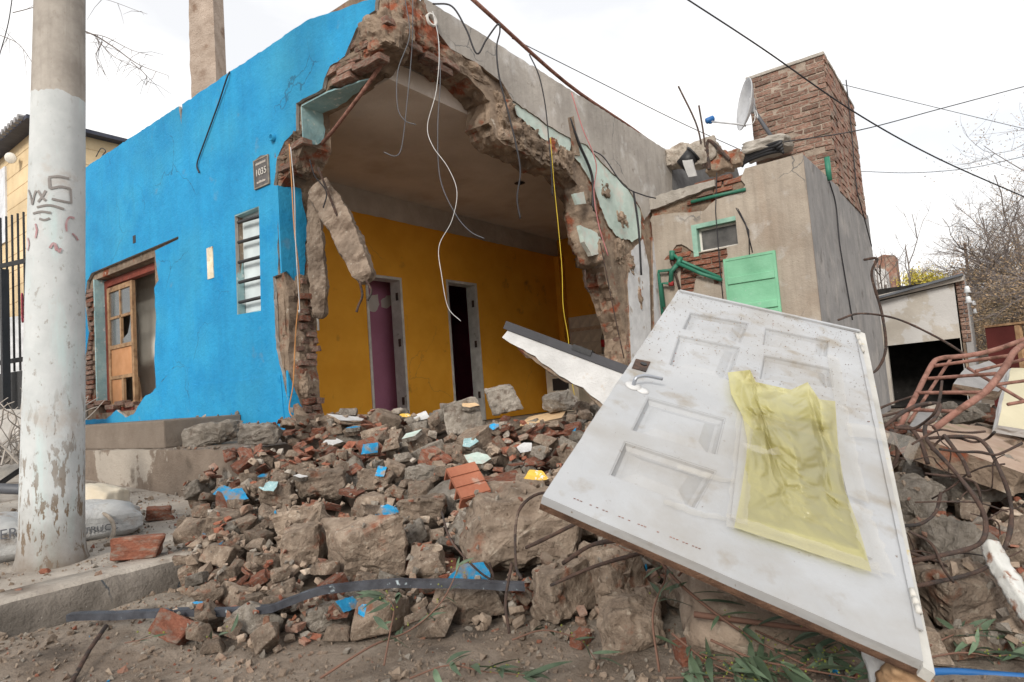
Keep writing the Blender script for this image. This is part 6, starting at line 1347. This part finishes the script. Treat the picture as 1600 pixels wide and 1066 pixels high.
def branch(pts, nleaf, label, r=.004, lscale=1.0, D=None):
    P_ = [pD(*p) if len(p) == 3 else pD(*p, D) for p in pts]; S = spline(P_, 8); b0 = empty('eucalyptus_twig', S[0], label, 'twig', 'eucalyptus twigs on the ground')
    obj('stem', tube_bm(S, r, r*.4, 5), m_twig, b0, True)
    for k in range(nleaf):
        i = rl.randint(len(S)//5, len(S)-1); p = S[i]; d = S[min(i+1, len(S)-1)]-S[i-1]; a = math.atan2(d[1], d[0])+rl.choice((-1, 1))*rl.uniform(.2,1.4)
        sc = lscale*rl.uniform(.5,1.0); place('leaf', rl.choice(LV), p, (rl.uniform(-.9,.9), rl.uniform(-.7,.35), a), (sc,)*3, b0)
    fl = bmesh.new()
    for k in range(nleaf):
        i = rl.randint(len(S)//2, len(S)-1); c = Vector(S[i])+Vector((rl.gauss(0,.015), rl.gauss(0,.015), abs(rl.gauss(0,.012)))); bmesh.ops.create_icosphere(fl, subdivisions=1, radius=rl.uniform(.0018,.0034), matrix=Matrix.Translation(c))
    o = obj('buds', fl, P('yellow_bud', (.20,.22,.04), .8), b0); o['kind'] = 'stuff'
branch([(1030,1050,1.75),(1020,960,1.85),(1040,900,1.95),(1030,868,2.0)], 10, 'leafy twig rising in front of the door, beside the brown boulder')
branch([(1020,862,1.98),(1060,910,1.85),(1120,960,1.75),(1180,1000,1.7),(1260,1040,1.62)], 16, 'long reddish twig with drooping leaves under the door', .006)
branch([(1110,1000,1.7),(1180,1030,1.65),(1280,1050,1.6),(1340,1060,1.55)], 22, 'leafy spray on the ground at the foot of the door', .004, 1.1)
branch([(1050,990,1.75),(1100,1030,1.68),(1160,1060,1.62)], 14, 'spray of grey-green leaves beside the orange brick end')
branch([(500,1060,1.85),(580,1010,1.92),(640,985,2.0),(690,940,2.05),(720,880,2.12)], 12, 'thin twig crossing the dirt before the blue edged chunk', .004)
branch([(600,1040,1.86),(610,985,1.95),(615,950,2.0),(600,930,2.02)], 12, 'upright leafy sprig left of the blue edged chunk', .003, 1.05)
branch([(640,1060,1.82),(700,1040,1.84),(760,1050,1.82),(820,1055,1.8)], 18, 'flat leafy spray at the bottom centre', .003, 1.2)
branch([(800,1000,1.95),(850,985,1.98),(905,1000,1.96),(930,1030,1.9)], 9, 'small leafy spray before the dark chunk', .003, 1.0)
branch([(1440,1030,1.7),(1500,1020,1.72),(1560,1025,1.72),(1620,1015,1.72)], 18, 'leafy spray by the blue pipe at bottom right', .003, 1.1)
branch([(1450,1010,1.75),(1500,990,1.8),(1550,1000,1.8)], 10, 'smaller leafy spray under the reddish stone', .003, 1.1)
branch([(1090,1020,1.7),(1150,1040,1.68),(1220,1050,1.66),(1290,1030,1.62)], 26, 'dense leafy spray under the near door corner', .003, 1.1)
branch([(1180,985,1.75),(1240,1010,1.7),(1300,1020,1.66),(1340,1010,1.62)], 18, 'leafy spray in the shade behind the splintered jamb', .003, 1.1)
branch([(1040,1060,1.68),(1100,1058,1.66),(1190,1062,1.62)], 20, 'leafy spray at the bottom edge below the orange brick end', .003, 1.1)
branch([(195,1005,1.95),(220,1000,1.95),(240,995,1.95)], 3, 'tiny leaf sprig on the dirt below the black strip', .002, .6)
branch([(325,998,2.0),(345,992,2.0),(358,988,2.02)], 3, 'tiny leaf sprig beside the flat orange tile shard', .002, .6)
branch([(1060,900,1.95),(1085,870,2.0),(1095,855,2.0)], 2, 'bare reddish twig hanging from the door edge', .004)
branch([(1085,960,1.8),(1200,975,1.7),(1300,985,1.6),(1420,970,1.5)], 6, 'thick bare branch lying under the door corner', .009)

def tree_mesh(base, height, spread, seed, levels=4, r0=.09, lean=(0,0), up=.7, nb=4):
    rnd = random.Random(seed); bm = bmesh.new(); tips = []
    def grow(p, d, ln, r, lv):
        n = 4; pts = [p]; q = p.copy(); dd = d.copy()
        for i in range(n): dd = (dd+Vector((rnd.gauss(0,.16), rnd.gauss(0,.16), rnd.gauss(0,.10)+.03))).normalized(); q = q+dd*ln/n; pts.append(q.copy())
        tube_bm(pts, r, r*.55, 5 if lv > 1 else 3, bm=bm)
        if lv == 0: tips.extend(pts[1:]); return
        for k in range(nb+(1 if lv == levels else 0)):
            t_ = rnd.uniform(.35, 1); i = min(n, max(1, int(t_*n))); nd = (dd*up+Vector((rnd.gauss(0,1), rnd.gauss(0,1), rnd.gauss(0,.6)))*spread).normalized(); grow(pts[i], nd, ln*rnd.uniform(.5,.75), r*.5, lv-1)
    grow(Vector(base), Vector((lean[0], lean[1], 1)).normalized(), height*.42, r0, levels); return bm, tips
def foliage(tips, n, size, seed, jit):
    rnd = random.Random(seed); V_, F_ = [], []
    for k in range(n):
        c = rnd.choice(tips)+Vector((rnd.gauss(0,jit), rnd.gauss(0,jit), rnd.gauss(0,jit))); a = Vector((rnd.gauss(0,1), rnd.gauss(0,1), rnd.gauss(0,1))).normalized(); b = a.orthogonal().normalized()*size*rnd.uniform(.4,1); a = a*size*rnd.uniform(.5,1.2); i = len(V_)
        V_ += [tuple(c-a), tuple(c+b*.5), tuple(c+a), tuple(c-b*.5)]; F_.append((i, i+1, i+2, i+3))
    me = bpy.data.meshes.new('crown'); me.from_pydata(V_, [], F_); me.update(); return me
def tree(px, py, D, zbase, height, seed, label, nleaf=0, lsize=.05, lmat=None, **k):
    p = pD(px, py, D); r = empty('tree' if nleaf > 0 else 'bare_tree', (p[0], p[1], zbase), label, 'tree'); bm, tips = tree_mesh((p[0], p[1], zbase), height, k.pop('spread', .55), seed, **k)
    obj('trunk', bm, m_bare, r)
    if nleaf: obj('crown', foliage(tips, nleaf, lsize, seed, .12), lmat or m_brush, r)
    return r
# hillside behind, with dry brush
def hill_z(x, y): 
    d = max(0, (x-11)*.30)+max(0, (-y-2.2))*.06*max(0, min(1, (x-6)/4)); return -.3+min(5.5, d*.5)+.25*noise.noise(Vector((x*.4, y*.4, 0)))
grid_sheet('hillside', 9.0, 46, -26, 14, 60, 60, hill_z, M('dry_hill', (.22,.16,.10), (.33,.26,.18), 1.2, 1, .6, 12, patches=[((.14,.14,.07), .8, .58, .08, 1)]))
for k, (px, py, D, h, nl, lab) in enumerate([(1585,520,13.5,2.2,5000,'dense brown brush bush nearest the shed corner'), (1610,500,12.5,3.6,5000,'tall dry bush at the right edge of the hillside'), (1540,500,15,3.4,5000,'dry bush behind the white insulators'), (1650,560,11.5,1.6,4500,'low dry bush at the edge above the red cabinet'), (1520,470,18,3.4,4500,'far dry bush beside the thin post'), (1650,470,14,5.0,5000,'tallest dry bush cut by the right edge'), (1580,470,17,4.6,5000,'broad olive bush in the middle of the hillside'), (1620,420,20,5.5,4500,'upper olive bush on the hillside')]):
    p = pD(px, py, D); tree(px, py, D, hill_z(p[0], p[1])-.1, h*1.55, 60+k, lab, nl, .032, m_brush, levels=4, r0=.05, spread=1.1, nb=5)
tree(1680,330,14,.4,6.6,7,'bare grey tree with fine twigs at the upper right', 0, levels=5, r0=.09, spread=.6, lean=(-.25,.45), nb=4)
tree(1655,300,17,.8,8.0,17,'second bare tree behind it at the upper right', 0, levels=5, r0=.09, spread=.6, lean=(-.2,.35), nb=4)
tree(1370,520,16,.2,5.8,5,'thin bare tree rising behind the tower', 0, levels=4, r0=.05, spread=.4, lean=(.25,-.3), nb=3)
tree(1340,470,18,.2,6.8,11,'thin bare tree right behind the annexe', 0, levels=4, r0=.05, spread=.4, lean=(.1,-.35), nb=3)
yb_ = tree(1462,470,17,2.3,1.9,8,'round yellow green bush above the shed roof', 2600, .04, M('yellow_leaf', (.50,.42,.05), (.60,.52,.10), 3, .8, 0), levels=3, r0=.05, spread=.9, nb=5)
# branches of a street tree reaching in at the top left
bt_ = empty('street_tree', (-3.4, 9.5, .2), 'bare tree with long drooping twigs behind the pole', 'tree'); bm, tips = tree_mesh((-3.4,9.5,.2), 9.5, .55, 31, levels=4, r0=.16, lean=(-.05,-.1), nb=4); 
for pts in ([(60,30,6.5),(135,50,6.4),(175,72,6.3),(215,100,6.2),(262,118,6.1)], [(135,52,6.4),(165,58,6.3),(205,78,6.3),(240,88,6.2)], [(150,60,6.3),(180,90,6.3),(225,110,6.2)], [(20,20,6.5),(135,-5,6.4),(230,22,6.4)], [(0,55,6.6),(30,70,6.6),(55,105,6.6)], [(160,65,6.3),(150,90,6.3),(165,118,6.3)], [(205,97,6.2),(228,118,6.2),(228,135,6.2)]):
    S = spline([pD(*p) for p in pts], 8); b2 = bmesh.new(); tube_bm(S, .011 if len(pts) > 4 else .005, .002, 4, bm=b2)
    for k in range(10):
        p = Vector(S[random.Random(k*7).randint(2, len(S)-1)]); q = p+Vector((rl.gauss(0,.10), rl.gauss(0,.10), rl.gauss(0,.10)-.06)); tube_bm([p, (p+q)/2+Vector((0,0,.02)), q], .003, .0012, 3, bm=b2)
    obj('branch', b2, m_bare, bt_)
obj('trunk', bm, m_bare, bt_)
# pale dry brush behind the pole
db = bmesh.new(); c0 = pD(6,700,3.95)
for k in range(60):
    a = rl.uniform(0, 6.28); p = Vector(c0)+Vector((rl.gauss(0,.1), rl.gauss(0,.1), -.1)); pts = [p]
    for i in range(5): a += rl.gauss(0,.5); p = p+Vector((math.cos(a)*.09, math.sin(a)*.09, rl.uniform(.02,.13))); pts.append(p)
    tube_bm(spline(pts, 3), .007, .0025, 4, bm=db)
dbo = empty('dry_bush', (c0[0], c0[1], .2), 'pale leafless bush behind the pole at the left edge', 'bush'); obj('twigs', db, P('bleached_twig', (.40,.36,.32), .9), dbo)
# far things above the shed
fh = empty('far_house', pX(1390,440,24), 'distant ruined brick house above the shed roof', 'house')
for lo, hi, mt, nm_ in (((1362,405),(1407,470),m_oldbrick,'brick_wall'), ((1356,425),(1390,480),m_wplaster,'white_wall'), ((1418,424),(1432,442),m_rockg,'tank')):
    a, b = pX(*lo, 24 if nm_ != 'white_wall' else 22), pX(*hi, 24 if nm_ != 'white_wall' else 22); y0, y1 = sorted((a[1], b[1])); x_ = a[0]
    obj(nm_, slab_bm(jag([(y0,b[2]-1),(y1,b[2]-1),(y1,a[2]-.1),((y0+y1)/2,a[2]+.1),(y0,a[2])], .06, .2, [0,0,1,1,0], 3), fr(BLUE,(x_,0,0)), -.9, 0, rough=.03, steps=2), mt, fh)
pt_ = pD(1516,450,20); tag(recenter(obj('thin_post', tube_bm([Vector((pt_[0],pt_[1],pt_[2]-1.5)), Vector((pt_[0],pt_[1],pt_[2])), Vector(pD(1507,380,20))], .05, .04, 6), m_rust)), 'thin leaning post above the dry bushes', 'post')
